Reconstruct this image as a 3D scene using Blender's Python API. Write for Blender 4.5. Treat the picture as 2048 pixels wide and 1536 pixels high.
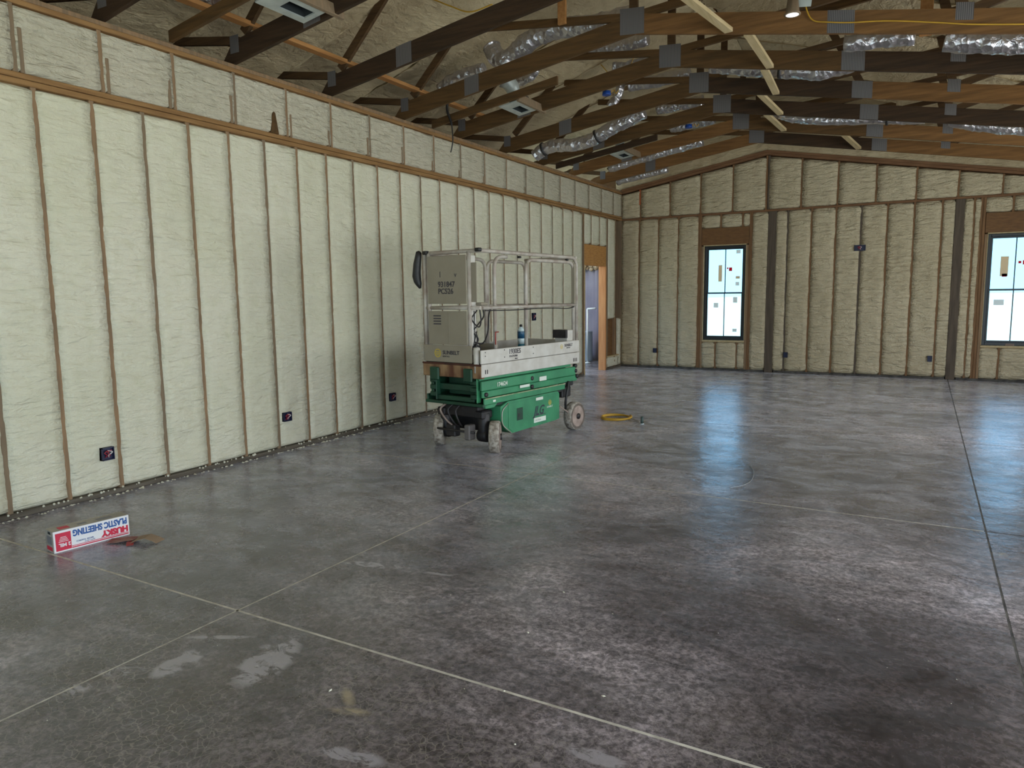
import bpy, math, random
import numpy as np
from mathutils import Vector, Matrix
random.seed(7)
S = bpy.context.scene
for o in list(bpy.data.objects): bpy.data.objects.remove(o)
COL = S.collection

# ------------------------------------------------------------------ camera
F_PX = 1437.04; YAW = .5194; PITCH = .1233; ROLL = -.0123
CAM = Vector((5.4872, 0, 1.5228))
fw = Vector((-math.sin(YAW)*math.cos(PITCH), math.cos(YAW)*math.cos(PITCH), -math.sin(PITCH)))
rt = Vector((math.cos(YAW), math.sin(YAW), 0)); up = rt.cross(fw)
rt2 = rt*math.cos(ROLL)+up*math.sin(ROLL); up2 = -rt*math.sin(ROLL)+up*math.cos(ROLL)
cd = bpy.data.cameras.new('camera'); cam = bpy.data.objects.new('camera', cd); COL.objects.link(cam)
cd.sensor_width = 36; cd.lens = F_PX/2048*36; cd.clip_end = 2000; cd.clip_start = .05
M = Matrix.Identity(4)
for i in range(3):
    M[i][0] = rt2[i]; M[i][1] = up2[i]; M[i][2] = -fw[i]; M[i][3] = CAM[i]
cam.matrix_world = M
S.camera = cam

# ------------------------------------------------------------------ world, lights, exposure
S.view_settings.view_transform = 'Standard'; S.view_settings.look = 'None'
S.view_settings.gamma = 1; S.view_settings.use_curve_mapping = False
S.view_settings.exposure = -0.08
SKY = 5.4
w = bpy.data.worlds.new('overcast_sky'); S.world = w; w.use_nodes = True
nt = w.node_tree; nt.nodes.clear()
wo = nt.nodes.new('ShaderNodeOutputWorld'); bg = nt.nodes.new('ShaderNodeBackground')
tc = nt.nodes.new('ShaderNodeTexCoord'); sx = nt.nodes.new('ShaderNodeSeparateXYZ'); cr = nt.nodes.new('ShaderNodeValToRGB')
nt.links.new(tc.outputs['Generated'], sx.inputs[0]); nt.links.new(sx.outputs['Z'], cr.inputs[0])
nt.links.new(cr.outputs[0], bg.inputs[0]); nt.links.new(bg.outputs[0], wo.inputs[0])
cr.color_ramp.elements[0].position = 0; cr.color_ramp.elements[0].color = (.25, .42, .56, 1)
cr.color_ramp.elements[1].position = .35; cr.color_ramp.elements[1].color = (.21, .38, .60, 1)
bg.inputs[1].default_value = SKY

def area(name, loc, rot, sx_, sy_, power, color):
    l = bpy.data.lights.new(name, 'AREA'); l.shape = 'RECTANGLE'; l.size = sx_; l.size_y = sy_
    l.energy = power; l.color = color
    o = bpy.data.objects.new(name, l); COL.objects.link(o); o.location = loc; o.rotation_euler = rot
    return o
# area lamps added in unseen doorways (right wall, end wall) to brighten the room
area('fill_side_doorway', (8.86, 2.3, 1.2), (0, math.pi/2, 0), 2.3, 5.4, 225, (1, .965, .915))
area('fill_rear_doorway', (4.6, -2.9, 1.35), (-math.pi/2, 0, math.pi), 5.4, 2.6, 50, (1, .965, .915))
area('fill_far_side_opening', (8.86, 9.6, 1.5), (0, math.pi/2, 0), 1.8, 3.6, 140, (1, .97, .92))  # fill lamp added at an unseen opening in the right wall
area('fill_next_room', (-1.6, 13.2, 2.8), (0, 0, 0), 1.2, 1.2, 60, (1, .95, .92))  # lamp added overhead to brighten the view through the doorway
sl = bpy.data.lights.new('hazy_sun', 'SUN'); sl.energy = 4.5; sl.angle = .2; sl.color = (1, .88, .70)
so = bpy.data.objects.new('hazy_sun', sl); COL.objects.link(so); so.rotation_euler = (math.radians(18), 0, 0)

# ------------------------------------------------------------------ helpers
def srgb(r, g, b):
    return tuple((c/255/12.92 if c/255 <= .04045 else ((c/255+.055)/1.055)**2.4) for c in (r, g, b))+(1,)

MATS = {}
def mat(name, col, rough=.6, metal=0, var=None, scale=4, bump=0, bscale=20, stretch=None, spec=.5, detail=5, alpha=None):
    """col mixed with var by noise in object space; bump from a second noise."""
    m = bpy.data.materials.new(name); m.use_nodes = True; n = m.node_tree; b = n.nodes['Principled BSDF']
    b.inputs['Base Color'].default_value = col; b.inputs['Roughness'].default_value = rough
    b.inputs['Metallic'].default_value = metal; b.inputs['Specular IOR Level'].default_value = spec
    t = n.nodes.new('ShaderNodeTexCoord'); mp = n.nodes.new('ShaderNodeMapping')
    n.links.new(t.outputs['Object'], mp.inputs[0])
    if stretch: mp.inputs['Scale'].default_value = stretch
    if var:
        ns = n.nodes.new('ShaderNodeTexNoise'); ns.inputs['Scale'].default_value = scale; ns.inputs['Detail'].default_value = detail
        n.links.new(mp.outputs[0], ns.inputs[0])
        r = n.nodes.new('ShaderNodeValToRGB'); r.color_ramp.elements[0].position = .35; r.color_ramp.elements[1].position = .65
        r.color_ramp.elements[0].color = col; r.color_ramp.elements[1].color = var
        n.links.new(ns.outputs[0], r.inputs[0]); n.links.new(r.outputs[0], b.inputs['Base Color'])
    if bump:
        nb = n.nodes.new('ShaderNodeTexNoise'); nb.inputs['Scale'].default_value = bscale; nb.inputs['Detail'].default_value = 4
        bp = n.nodes.new('ShaderNodeBump'); bp.inputs['Strength'].default_value = bump; bp.inputs['Distance'].default_value = .02
        n.links.new(mp.outputs[0], nb.inputs[0]); n.links.new(nb.outputs[0], bp.inputs['Height']); n.links.new(bp.outputs[0], b.inputs['Normal'])
    MATS[name] = m
    return m

class MB:
    def __init__(s): s.v = []; s.f = []; s.sm = []
    def add(s, vs, fs, smooth=False):
        o = len(s.v); s.v += [tuple(v) for v in vs]; s.f += [tuple(i+o for i in f) for f in fs]; s.sm += [smooth]*len(fs); return s
    def box(s, a, b):
        x0, y0, z0 = a; x1, y1, z1 = b
        if x0 > x1: x0, x1 = x1, x0
        if y0 > y1: y0, y1 = y1, y0
        if z0 > z1: z0, z1 = z1, z0
        vs = [(x0,y0,z0),(x1,y0,z0),(x1,y1,z0),(x0,y1,z0),(x0,y0,z1),(x1,y0,z1),(x1,y1,z1),(x0,y1,z1)]
        return s.add(vs, [(0,3,2,1),(4,5,6,7),(0,1,5,4),(1,2,6,5),(2,3,7,6),(3,0,4,7)])
    def cbox(s, a, b, c=.004):
        """box with chamfered edges along its longest axis directions (8-gon style bevel)"""
        a = Vector(a); b = Vector(b); lo = Vector([min(a[i], b[i]) for i in range(3)]); hi = Vector([max(a[i], b[i]) for i in range(3)])
        c = min(c, min(hi-lo)*.45)
        vs = []; 
        for sx_ in (0, 1):
            for sy_ in (0, 1):
                for sz_ in (0, 1):
                    p = [(lo, hi)[k][i] for i, k in enumerate((sx_, sy_, sz_))]
                    d = [(c, -c)[k] for k in (sx_, sy_, sz_)]
                    for ax in range(3):
                        q = list(p)
                        for i in range(3):
                            if i != ax: q[i] += d[i]
                        vs.append(q)
        # vs index: corner*3+ax ; corner = sx*4+sy*2+sz ; vertex 'ax' lies on the face normal to ax
        I = lambda x, y, z, ax: (x*4+y*2+z)*3+ax
        fs = []
        for k in (0, 1):
            for ax in range(3):
                o1, o2 = [(1, 2), (2, 0), (0, 1)][ax]
                q = []
                for (u, v) in ((0,0),(1,0),(1,1),(0,1)):
                    cc = [0]*3; cc[ax] = k; cc[o1] = u; cc[o2] = v; q.append(I(*cc, ax))
                fs.append(tuple(q if k else q[::-1]))
        for ax in range(3):      # edges parallel to ax
            o1, o2 = [(1, 2), (2, 0), (0, 1)][ax]
            for u in (0, 1):
                for v in (0, 1):
                    c0 = [0]*3; c0[o1] = u; c0[o2] = v; c1 = list(c0); c1[ax] = 1
                    fs.append((I(*c0, o1), I(*c1, o1), I(*c1, o2), I(*c0, o2)) if (u ^ v) else (I(*c0, o2), I(*c1, o2), I(*c1, o1), I(*c0, o1)))
        for x in (0, 1):
            for y in (0, 1):
                for z in (0, 1):
                    t = (I(x,y,z,0), I(x,y,z,1), I(x,y,z,2)); fs.append(t if (x+y+z) % 2 else t[::-1])
        return s.add(vs, fs)
    def prism(s, poly, axis, a, b):
        """poly: 2D points in the plane normal to axis; extruded a..b"""
        n = len(poly)
        def P(p, h):
            return {'x': (h, p[0], p[1]), 'y': (p[0], h, p[1]), 'z': (p[0], p[1], h)}[axis]
        vs = [P(p, a) for p in poly]+[P(p, b) for p in poly]
        fs = [tuple(range(n)), tuple(range(2*n-1, n-1, -1))]+[(i, i+n, (i+1) % n+n, (i+1) % n) for i in range(n)]
        return s.add(vs, fs)
    def tube(s, path, r, n=10, cap=True, smooth=True):
        pts = [Vector(p) for p in path]; m = len(pts); rr = r if hasattr(r, '__len__') else [r]*m
        vs = []; prev = None
        for i, p in enumerate(pts):
            t = (pts[min(i+1, m-1)]-pts[max(i-1, 0)]).normalized()
            if prev is None:
                a = Vector((0, 0, 1)) if abs(t.z) < .9 else Vector((1, 0, 0)); nx = t.cross(a).normalized()
            else:
                nx = (prev-t*prev.dot(t)).normalized()
            prev = nx; ny = t.cross(nx)
            for k in range(n):
                an = 2*math.pi*k/n; vs.append(p+(nx*math.cos(an)+ny*math.sin(an))*rr[i])
        fs = [(i*n+k, i*n+(k+1) % n, (i+1)*n+(k+1) % n, (i+1)*n+k) for i in range(m-1) for k in range(n)]
        s.add(vs, fs, smooth)
        if cap:
            o = len(s.v)-len(vs); s.f += [tuple(o+k for k in range(n-1, -1, -1)), tuple(o+(m-1)*n+k for k in range(n))]; s.sm += [False, False]
        return s
    def lathe(s, prof, c=(0,0,0), axis='z', n=24, smooth=True):
        """prof: list of (r, h)"""
        vs = []
        for r, h in prof:
            for k in range(n):
                a = 2*math.pi*k/n; p, q = r*math.cos(a), r*math.sin(a)
                v = {'z': (p, q, h), 'x': (h, p, q), 'y': (q, h, p)}[axis]; vs.append((v[0]+c[0], v[1]+c[1], v[2]+c[2]))
        m = len(prof)
        fs = [(i*n+k, i*n+(k+1) % n, (i+1)*n+(k+1) % n, (i+1)*n+k) for i in range(m-1) for k in range(n)]
        s.add(vs, fs, smooth)
        o = len(s.v)-len(vs)
        if prof[0][0] > 1e-5: s.f.append(tuple(o+k for k in range(n-1, -1, -1))); s.sm.append(False)
        if prof[-1][0] > 1e-5: s.f.append(tuple(o+(m-1)*n+k for k in range(n))); s.sm.append(False)
        return s
    def beam(s, p, q, wdt, thk, nrm=(0,1,0), c=0):
        """bar from p to q; thk along nrm, wdt across"""
        p = Vector(p); q = Vector(q); t = (q-p).normalized(); n_ = Vector(nrm); n_ = (n_-t*n_.dot(t)).normalized(); b = t.cross(n_)
        vs = []
        for e in (p, q):
            for a, d in ((-1,-1),(1,-1),(1,1),(-1,1)): vs.append(e+b*(a*wdt/2)+n_*(d*thk/2))
        return s.add(vs, [(0,3,2,1),(4,5,6,7),(0,1,5,4),(1,2,6,5),(2,3,7,6),(3,0,4,7)])
    def mesh(s, name):
        me = bpy.data.meshes.new(name); me.from_pydata(s.v, [], s.f)
        me.polygons.foreach_set('use_smooth', s.sm); me.update()
        return me
    def build(s, name, m, parent=None, fix=True, **kw):
        me = s.mesh(name)
        if fix:
            import bmesh
            b = bmesh.new(); b.from_mesh(me); bmesh.ops.recalc_face_normals(b, faces=b.faces); b.to_mesh(me); b.free()
        return link(name, me, m, parent, **kw)

def link(name, me, m, parent=None, loc=None, **kw):
    o = bpy.data.objects.new(name, me); COL.objects.link(o)
    if m is not None and len(me.materials) == 0: me.materials.append(m)
    if parent is not None: o.parent = parent
    if loc: o.location = loc
    for k, v in kw.items(): o[k] = v
    return o
def empty(name, loc=(0,0,0), rz=0, **kw):
    o = bpy.data.objects.new(name, None); COL.objects.link(o); o.location = loc; o.rotation_euler = (0, 0, rz)
    o.empty_display_size = .1
    for k, v in kw.items(): o[k] = v
    return o
def shift(mb, d):
    mb.v = [(v[0]-d[0], v[1]-d[1], v[2]-d[2]) for v in mb.v]; return mb

def text(txt, size, mw, m, parent, name='lettering', ext=.0008, sx_=1, bold=0, align='LEFT', shear=0):
    cu = bpy.data.curves.new('t', 'FONT'); cu.body = txt; cu.size = size; cu.extrude = ext; cu.align_x = align; cu.offset = bold; cu.shear = shear
    cu.resolution_u = 3
    o = bpy.data.objects.new('t', cu); COL.objects.link(o); bpy.context.view_layer.update()
    me = bpy.data.meshes.new_from_object(o.evaluated_get(bpy.context.evaluated_depsgraph_get()))
    bpy.data.objects.remove(o); bpy.data.curves.remove(cu)
    me.transform(mw @ Matrix.Diagonal((sx_, 1, 1, 1)))
    me.materials.clear()
    return link(name, me, m, parent)
def frame(o, x, y):
    """4x4 with local x along x, local y along y, origin o"""
    x = Vector(x).normalized(); y = Vector(y).normalized(); z = x.cross(y); Mx = Matrix.Identity(4)
    for i in range(3): Mx[i][0] = x[i]; Mx[i][1] = y[i]; Mx[i][2] = z[i]; Mx[i][3] = o[i]
    return Mx

# vectorised value noise
_rng = np.random.RandomState(3); _tab = _rng.rand(4096)
def vnoise(x, y, z):
    x = np.asarray(x, float); y = np.asarray(y, float)+0*x; z = np.asarray(z, float)+0*x
    xi, yi, zi = np.floor(x).astype(int), np.floor(y).astype(int), np.floor(z).astype(int)
    fx, fy, fz = x-xi, y-yi, z-zi; fx = fx*fx*(3-2*fx); fy = fy*fy*(3-2*fy); fz = fz*fz*(3-2*fz)
    def h(a, b, c): return _tab[(a*73+b*1009+c*3571+((a*b) ^ (c*31))) & 4095]
    r = 0
    for dx in (0, 1):
        for dy in (0, 1):
            for dz in (0, 1):
                r = r+h(xi+dx, yi+dy, zi+dz)*(fx if dx else 1-fx)*(fy if dy else 1-fy)*(fz if dz else 1-fz)
    return r*2-1
def fbm(x, y, z, o=3):
    r = 0; a = 1
    for i in range(o): r = r+a*vnoise(x, y, z); x = x*2.1+5.3; y = y*2.1+1.7; z = z*2.1+9.1; a *= .5
    return r

# ------------------------------------------------------------------ materials
def foam_material(name, ca, cb, cc, hs=1.0, rip=3.2):
    m = bpy.data.materials.new(name); m.use_nodes = True; n = m.node_tree; b = n.nodes['Principled BSDF']; b.inputs['Roughness'].default_value = .62
    b.inputs['Specular IOR Level'].default_value = .3
    t = n.nodes.new('ShaderNodeTexCoord')
    n1 = n.nodes.new('ShaderNodeTexNoise'); n1.inputs['Scale'].default_value = .9; n1.inputs['Detail'].default_value = 3
    n.links.new(t.outputs['Object'], n1.inputs[0])
    r = n.nodes.new('ShaderNodeValToRGB'); e = r.color_ramp.elements; e[0].position = .38; e[1].position = .62; e[0].color = ca; e[1].color = cb
    n.links.new(n1.outputs[0], r.inputs[0])
    n2 = n.nodes.new('ShaderNodeTexNoise'); n2.inputs['Scale'].default_value = 9; n2.inputs['Detail'].default_value = 5
    n.links.new(t.outputs['Object'], n2.inputs[0])
    mx = n.nodes.new('ShaderNodeMix'); mx.data_type = 'RGBA'; r2 = n.nodes.new('ShaderNodeValToRGB'); r2.color_ramp.elements[0].position = .5; r2.color_ramp.elements[1].position = .75
    r2.color_ramp.elements[1].color = (.5, .5, .5, 1)
    n.links.new(n2.outputs[0], r2.inputs[0]); n.links.new(r2.outputs[0], mx.inputs[0]); n.links.new(r.outputs[0], mx.inputs[6]); mx.inputs[7].default_value = cc
    n.links.new(mx.outputs[2], b.inputs['Base Color'])
    mp = n.nodes.new('ShaderNodeMapping'); mp.inputs['Scale'].default_value = (2.2, 2.2, 9); mp.inputs['Rotation'].default_value = (.15, .1, .2)
    n.links.new(t.outputs['Object'], mp.inputs[0])
    n3 = n.nodes.new('ShaderNodeTexNoise'); n3.inputs['Scale'].default_value = rip; n3.inputs['Distortion'].default_value = .6; n3.inputs['Detail'].default_value = 5; n.links.new(mp.outputs[0], n3.inputs[0])
    n4 = n.nodes.new('ShaderNodeTexNoise'); n4.inputs['Scale'].default_value = 45; n4.inputs['Detail'].default_value = 2; n.links.new(t.outputs['Object'], n4.inputs[0])
    ad = n.nodes.new('ShaderNodeMath'); ad.operation = 'MULTIPLY_ADD'; ad.inputs[1].default_value = .25
    n.links.new(n4.outputs[0], ad.inputs[0]); n.links.new(n3.outputs[0], ad.inputs[2])
    bp = n.nodes.new('ShaderNodeBump'); bp.inputs['Strength'].default_value = .85*hs; bp.inputs['Distance'].default_value = .03
    n.links.new(ad.outputs[0], bp.inputs['Height']); n.links.new(bp.outputs[0], b.inputs['Normal'])
    MATS[name] = m; return m
M_FOAM = foam_material('sprayed_foam', srgb(212, 208, 184), srgb(218, 213, 192), srgb(202, 199, 170))
M_FOAMU = foam_material('sprayed_foam_lumpy', srgb(192, 185, 164), srgb(200, 192, 172), srgb(172, 165, 142), 1.5)
M_FOAMB = foam_material('sprayed_foam_back', srgb(206, 192, 162), srgb(198, 184, 154), srgb(178, 166, 138), 2.2, 2.4)
M_ROOF = foam_material('roof_foam', srgb(188, 170, 138), srgb(200, 184, 152), srgb(160, 142, 112), 1.2)

def wood(name, c1, c2, dirc='z', rough=.75):
    st = {'x': (1.2, 14, 14), 'y': (14, 1.2, 14), 'z': (14, 14, 1.2)}[dirc]
    return mat(name, c1, rough, var=c2, scale=2.2, stretch=st, bump=.25, bscale=3, spec=.25)
M_STUD = wood('stud_wood', srgb(150, 120, 90), srgb(122, 102, 80))
M_STUDB = wood('stud_wood_back', srgb(112, 84, 58), srgb(134, 100, 70))
M_STUDG = wood('stud_wood_grey', srgb(122, 106, 86), srgb(138, 116, 92))
M_PLATE = wood('plate_wood', srgb(132, 98, 62), srgb(154, 118, 76), 'y')
M_PLATEX = wood('plate_wood_back', srgb(112, 80, 56), srgb(130, 96, 68), 'x')
M_BASE = wood('base_plate_wood', srgb(110, 102, 90), srgb(84, 76, 66), 'y')
M_CHORD = wood('truss_wood_dark', srgb(76, 56, 32), srgb(96, 70, 40), 'x')
M_CHORDW = wood('truss_wood_warm', srgb(128, 92, 54), srgb(104, 74, 42), 'x')
M_CHORDD = wood('truss_wood_deep', srgb(50, 37, 25), srgb(66, 48, 32), 'x')
M_WEB = wood('web_wood', srgb(86, 64, 40), srgb(66, 48, 30), 'x')
M_RUN = wood('runner_wood', srgb(178, 130, 80), srgb(160, 112, 66), 'y')
M_BLOCK = wood('blocking_wood', srgb(196, 176, 138), srgb(180, 160, 120), 'y')
M_POST = wood('post_wood', srgb(98, 86, 74), srgb(82, 72, 62))
M_OSB = mat('header_board', srgb(190, 138, 76), .7, var=srgb(170, 118, 62), scale=3, stretch=(3, 3, 14), bump=.2, bscale=6)
M_OSBD = mat('header_board_brown', srgb(122, 86, 48), .7, var=srgb(104, 72, 40), scale=3, stretch=(3, 3, 14), bump=.2, bscale=6)
M_JAMB = wood('jamb_wood', srgb(214, 150, 98), srgb(196, 130, 82))
M_GUS = bpy.data.materials.new('galvanised_plate')
def _gus():
    m = M_GUS; m.use_nodes = True; n = m.node_tree; b = n.nodes['Principled BSDF']
    b.inputs['Metallic'].default_value = .35; b.inputs['Roughness'].default_value = .5; b.inputs['Base Color'].default_value = srgb(150, 150, 152)
    t = n.nodes.new('ShaderNodeTexCoord'); wv = n.nodes.new('ShaderNodeTexWave'); wv.inputs['Scale'].default_value = 22; wv.bands_direction = 'X'
    n.links.new(t.outputs['Object'], wv.inputs[0])
    r = n.nodes.new('ShaderNodeValToRGB'); r.color_ramp.elements[0].color = srgb(78, 76, 78); r.color_ramp.elements[1].color = srgb(122, 118, 118); r.color_ramp.elements[0].position = .1; r.color_ramp.elements[1].position = .5
    n.links.new(wv.outputs[0], r.inputs[0]); n.links.new(r.outputs[0], b.inputs['Base Color'])
_gus()
M_FOIL = bpy.data.materials.new('duct_foil')
def _foil():
    m = M_FOIL; m.use_nodes = True; n = m.node_tree; b = n.nodes['Principled BSDF']
    b.inputs['Metallic'].default_value = .85; b.inputs['Roughness'].default_value = .3; b.inputs['Base Color'].default_value = srgb(205, 202, 206)
    t = n.nodes.new('ShaderNodeTexCoord'); v = n.nodes.new('ShaderNodeTexVoronoi'); v.inputs['Scale'].default_value = 17
    n1 = n.nodes.new('ShaderNodeTexNoise'); n1.inputs['Scale'].default_value = 8; n1.inputs['Detail'].default_value = 4; n1.inputs['Distortion'].default_value = 1.5
    n.links.new(t.outputs['Object'], v.inputs[0]); n.links.new(t.outputs['Object'], n1.inputs[0])
    a = n.nodes.new('ShaderNodeMath'); a.operation = 'ADD'; n.links.new(v.outputs['Distance'], a.inputs[0]); n.links.new(n1.outputs[0], a.inputs[1])
    bp = n.nodes.new('ShaderNodeBump'); bp.inputs['Strength'].default_value = .75; bp.inputs['Distance'].default_value = .022
    n.links.new(a.outputs[0], bp.inputs['Height']); n.links.new(bp.outputs[0], b.inputs['Normal'])
_foil()
M_SHEET = mat('grey_sheet_metal', srgb(188, 194, 190), .45, .3, var=srgb(164, 170, 168), scale=6)
M_DARK = mat('dark_cavity', srgb(34, 40, 42), .7)
M_BLACK = mat('black_rubber', srgb(26, 25, 26), .5, var=srgb(40, 38, 38), scale=20)
M_NAVY = mat('navy_box_plastic', srgb(24, 28, 62), .45)
M_WIRER = mat('red_wire', srgb(150, 40, 56), .5)
M_WIREW = mat('white_wire', srgb(210, 205, 200), .5)
M_YEL = mat('yellow_cable', srgb(206, 160, 50), .5, var=srgb(180, 140, 40), scale=5)
M_BLUE = mat('blue_plastic', srgb(16, 66, 150), .45)
M_CRUMB = mat('foam_crumb', srgb(222, 218, 200), .8, var=srgb(196, 190, 168), scale=30)

# floor: stained, sealed concrete
M_FLOOR = bpy.data.materials.new('stained_concrete')
def _floor():
    m = M_FLOOR; m.use_nodes = True; n = m.node_tree; L = n.links; b = n.nodes['Principled BSDF']
    t = n.nodes.new('ShaderNodeTexCoord')
    def noise(sc, det, dist=0, st=None, rough=.55):
        x = n.nodes.new('ShaderNodeTexNoise'); x.inputs['Scale'].default_value = sc; x.inputs['Detail'].default_value = det; x.inputs['Distortion'].default_value = dist; x.inputs['Roughness'].default_value = rough
        if st:
            mp = n.nodes.new('ShaderNodeMapping'); mp.inputs['Scale'].default_value = st[:3]; mp.inputs['Rotation'].default_value = (0, 0, st[3]); L.new(t.outputs['Object'], mp.inputs[0]); L.new(mp.outputs[0], x.inputs[0])
        else: L.new(t.outputs['Object'], x.inputs[0])
        return x.outputs[0]
    def ramp(i, stops):
        r = n.nodes.new('ShaderNodeValToRGB'); e = r.color_ramp.elements
        while len(e) < len(stops): e.new(.5)
        for k, (p, c) in enumerate(stops): e[k].position = p; e[k].color = c
        L.new(i, r.inputs[0]); return r.outputs[0]
    def mix(f, a, c, mode='MIX'):
        x = n.nodes.new('ShaderNodeMix'); x.data_type = 'RGBA'; x.blend_type = mode
        if isinstance(f, (int, float)): x.inputs[0].default_value = f
        else: L.new(f, x.inputs[0])
        for k, v in ((6, a), (7, c)):
            if isinstance(v, tuple): x.inputs[k].default_value = v
            else: L.new(v, x.inputs[k])
        return x.outputs[2]
    def g(v): return (v, v, v, 1)
    base = ramp(noise(.55, 6, .6), [(.36, srgb(48, 41, 42)), (.5, srgb(88, 80, 82)), (.64, srgb(132, 123, 126))])
    med = ramp(noise(3.2, 8, 1.2, (1, 1.6, 1, .5), .68), [(.36, g(.27)), (.5, g(.5)), (.66, g(.84))])
    c = mix(1.0, base, med, 'OVERLAY')
    fine = ramp(noise(30, 6, .3, None, .8), [(.41, g(.22)), (.5, g(.5)), (.59, g(.88))])
    c = mix(1.0, c, fine, 'OVERLAY')
    brown = ramp(noise(.8, 4, .4, (1, 1, 1, .9)), [(.5, g(0)), (.7, g(.4))])
    c = mix(brown, c, srgb(84, 72, 62))
    # hairline crazing
    mpv = n.nodes.new('ShaderNodeMapping'); L.new(t.outputs['Object'], mpv.inputs[0])
    vv = n.nodes.new('ShaderNodeTexVoronoi'); vv.feature = 'DISTANCE_TO_EDGE'; vv.inputs['Scale'].default_value = 30
    dn = n.nodes.new('ShaderNodeTexNoise'); dn.inputs['Scale'].default_value = 9; dn.inputs['Detail'].default_value = 3; L.new(t.outputs['Object'], dn.inputs[0])
    dm = n.nodes.new('ShaderNodeMix'); dm.data_type = 'VECTOR'; dm.inputs[0].default_value = .09; L.new(t.outputs['Object'], dm.inputs[4]); L.new(dn.outputs[1], dm.inputs[5]); L.new(dm.outputs[1], vv.inputs['Vector'])
    ck = ramp(vv.outputs['Distance'], [(.0, g(1)), (.06, g(.0))])
    sy = n.nodes.new('ShaderNodeSeparateXYZ'); L.new(t.outputs['Object'], sy.inputs[0])
    mr = n.nodes.new('ShaderNodeMapRange'); mr.inputs[1].default_value = 3.0; mr.inputs[2].default_value = 1.7; L.new(sy.outputs['Y'], mr.inputs[0])
    cq = n.nodes.new('ShaderNodeMath'); cq.operation = 'MULTIPLY'; L.new(ramp(noise(1.3, 3), [(.36, g(.15)), (.58, g(1))]), cq.inputs[0]); L.new(mr.outputs[0], cq.inputs[1]); cm = cq.outputs[0]
    mm = n.nodes.new('ShaderNodeMath'); mm.operation = 'MULTIPLY'; L.new(ck, mm.inputs[0]); L.new(cm, mm.inputs[1])
    m3 = n.nodes.new('ShaderNodeMath'); m3.operation = 'MULTIPLY'; L.new(mm.outputs[0], m3.inputs[0]); m3.inputs[1].default_value = .75
    c = mix(m3.outputs[0], c, srgb(142, 134, 124))
    # whitish smears left on the slab
    sm = None
    for (x, y, a, bb, rot, st_) in ((2.82, 3.03, .17, .035, .25, .8), (3.24, 3.10, .09, .018, .2, .6), (3.15, 1.98, .10, .20, .35, .75), (2.83, 1.79, .06, .13, .1, .8),
                               (2.79, 2.02, .16, .02, .5, .5), (3.90, 1.66, .12, .04, .2, .7), (4.62, 2.05, .10, .035, 0, .8), (2.66, 1.46, .05, .05, 0, .6), (2.68, 1.62, .1, .04, .6, .45)):
        mp = n.nodes.new('ShaderNodeMapping'); mp.vector_type = 'TEXTURE'; mp.inputs['Location'].default_value = (x, y, 0); mp.inputs['Rotation'].default_value = (0, 0, rot); mp.inputs['Scale'].default_value = (a*1.35, bb*1.35, 1)
        L.new(t.outputs['Object'], mp.inputs[0])
        ln = n.nodes.new('ShaderNodeVectorMath'); ln.operation = 'LENGTH'; L.new(mp.outputs[0], ln.inputs[0])
        q = ramp(ln.outputs['Value'], [(.25, g(st_)), (1.0, g(0))])
        if sm is None: sm = q
        else: sm = mix(1.0, sm, q, 'LIGHTEN')
    rag = ramp(noise(7, 6, .8, (1, 1.8, 1, .4), .7), [(.34, g(0)), (.45, g(.35)), (.52, g(1))])
    sm2 = mix(1.0, sm, rag, 'MULTIPLY'); sm3 = ramp(sm2, [(.12, g(0)), (.36, g(.85))])
    c = mix(sm3, c, srgb(156, 150, 154))
    ts = None
    for (x, y, a, bb, rot) in ((3.64, 1.93, .03, .10, .9), (3.72, 1.86, .10, .03, .3), (5.94, 4.87, .05, .05, 0)):
        mp = n.nodes.new('ShaderNodeMapping'); mp.vector_type = 'TEXTURE'; mp.inputs['Location'].default_value = (x, y, 0); mp.inputs['Rotation'].default_value = (0, 0, rot); mp.inputs['Scale'].default_value = (a, bb, 1)
        L.new(t.outputs['Object'], mp.inputs[0]); ln = n.nodes.new('ShaderNodeVectorMath'); ln.operation = 'LENGTH'; L.new(mp.outputs[0], ln.inputs[0])
        q = ramp(ln.outputs['Value'], [(.3, g(.8)), (1.0, g(0))]); ts = q if ts is None else mix(1.0, ts, q, 'LIGHTEN')
    c = mix(mix(1.0, ts, rag, 'MULTIPLY'), c, srgb(160, 144, 116))
    L.new(c, b.inputs['Base Color'])
    rr = ramp(noise(2.2, 5, .5), [(.35, g(.20)), (.65, g(.31))]); L.new(rr, b.inputs['Roughness'])
    b.inputs['IOR'].default_value = 1.75; b.inputs['Specular IOR Level'].default_value = .55
    L.new(ramp(noise(2.6, 8, 1.0, (1, 1.5, 1, .4), .7), [(.36, g(.10)), (.5, g(.22)), (.66, g(.40))]), b.inputs['Sheen Weight']); b.inputs['Sheen Roughness'].default_value = .34; b.inputs['Sheen Tint'].default_value = (.96, .94, .97, 1)
    nb = noise(7, 6, .3, (1, 1, 1, 0), .62); bp = n.nodes.new('ShaderNodeBump'); bp.inputs['Strength'].default_value = .24; bp.inputs['Distance'].default_value = .02
    L.new(nb, bp.inputs['Height']); L.new(bp.outputs[0], b.inputs['Normal'])
_floor()
M_DUST = mat('joint_dust', srgb(206, 200, 188), .9, var=srgb(170, 164, 152), scale=18)
M_JDARK = mat('joint_dark', srgb(44, 42, 42), .8, var=srgb(92, 88, 82), scale=9)
M_GRASS = mat('pale_ground', srgb(240, 244, 226), .95, var=srgb(228, 238, 214), scale=.4)

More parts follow.
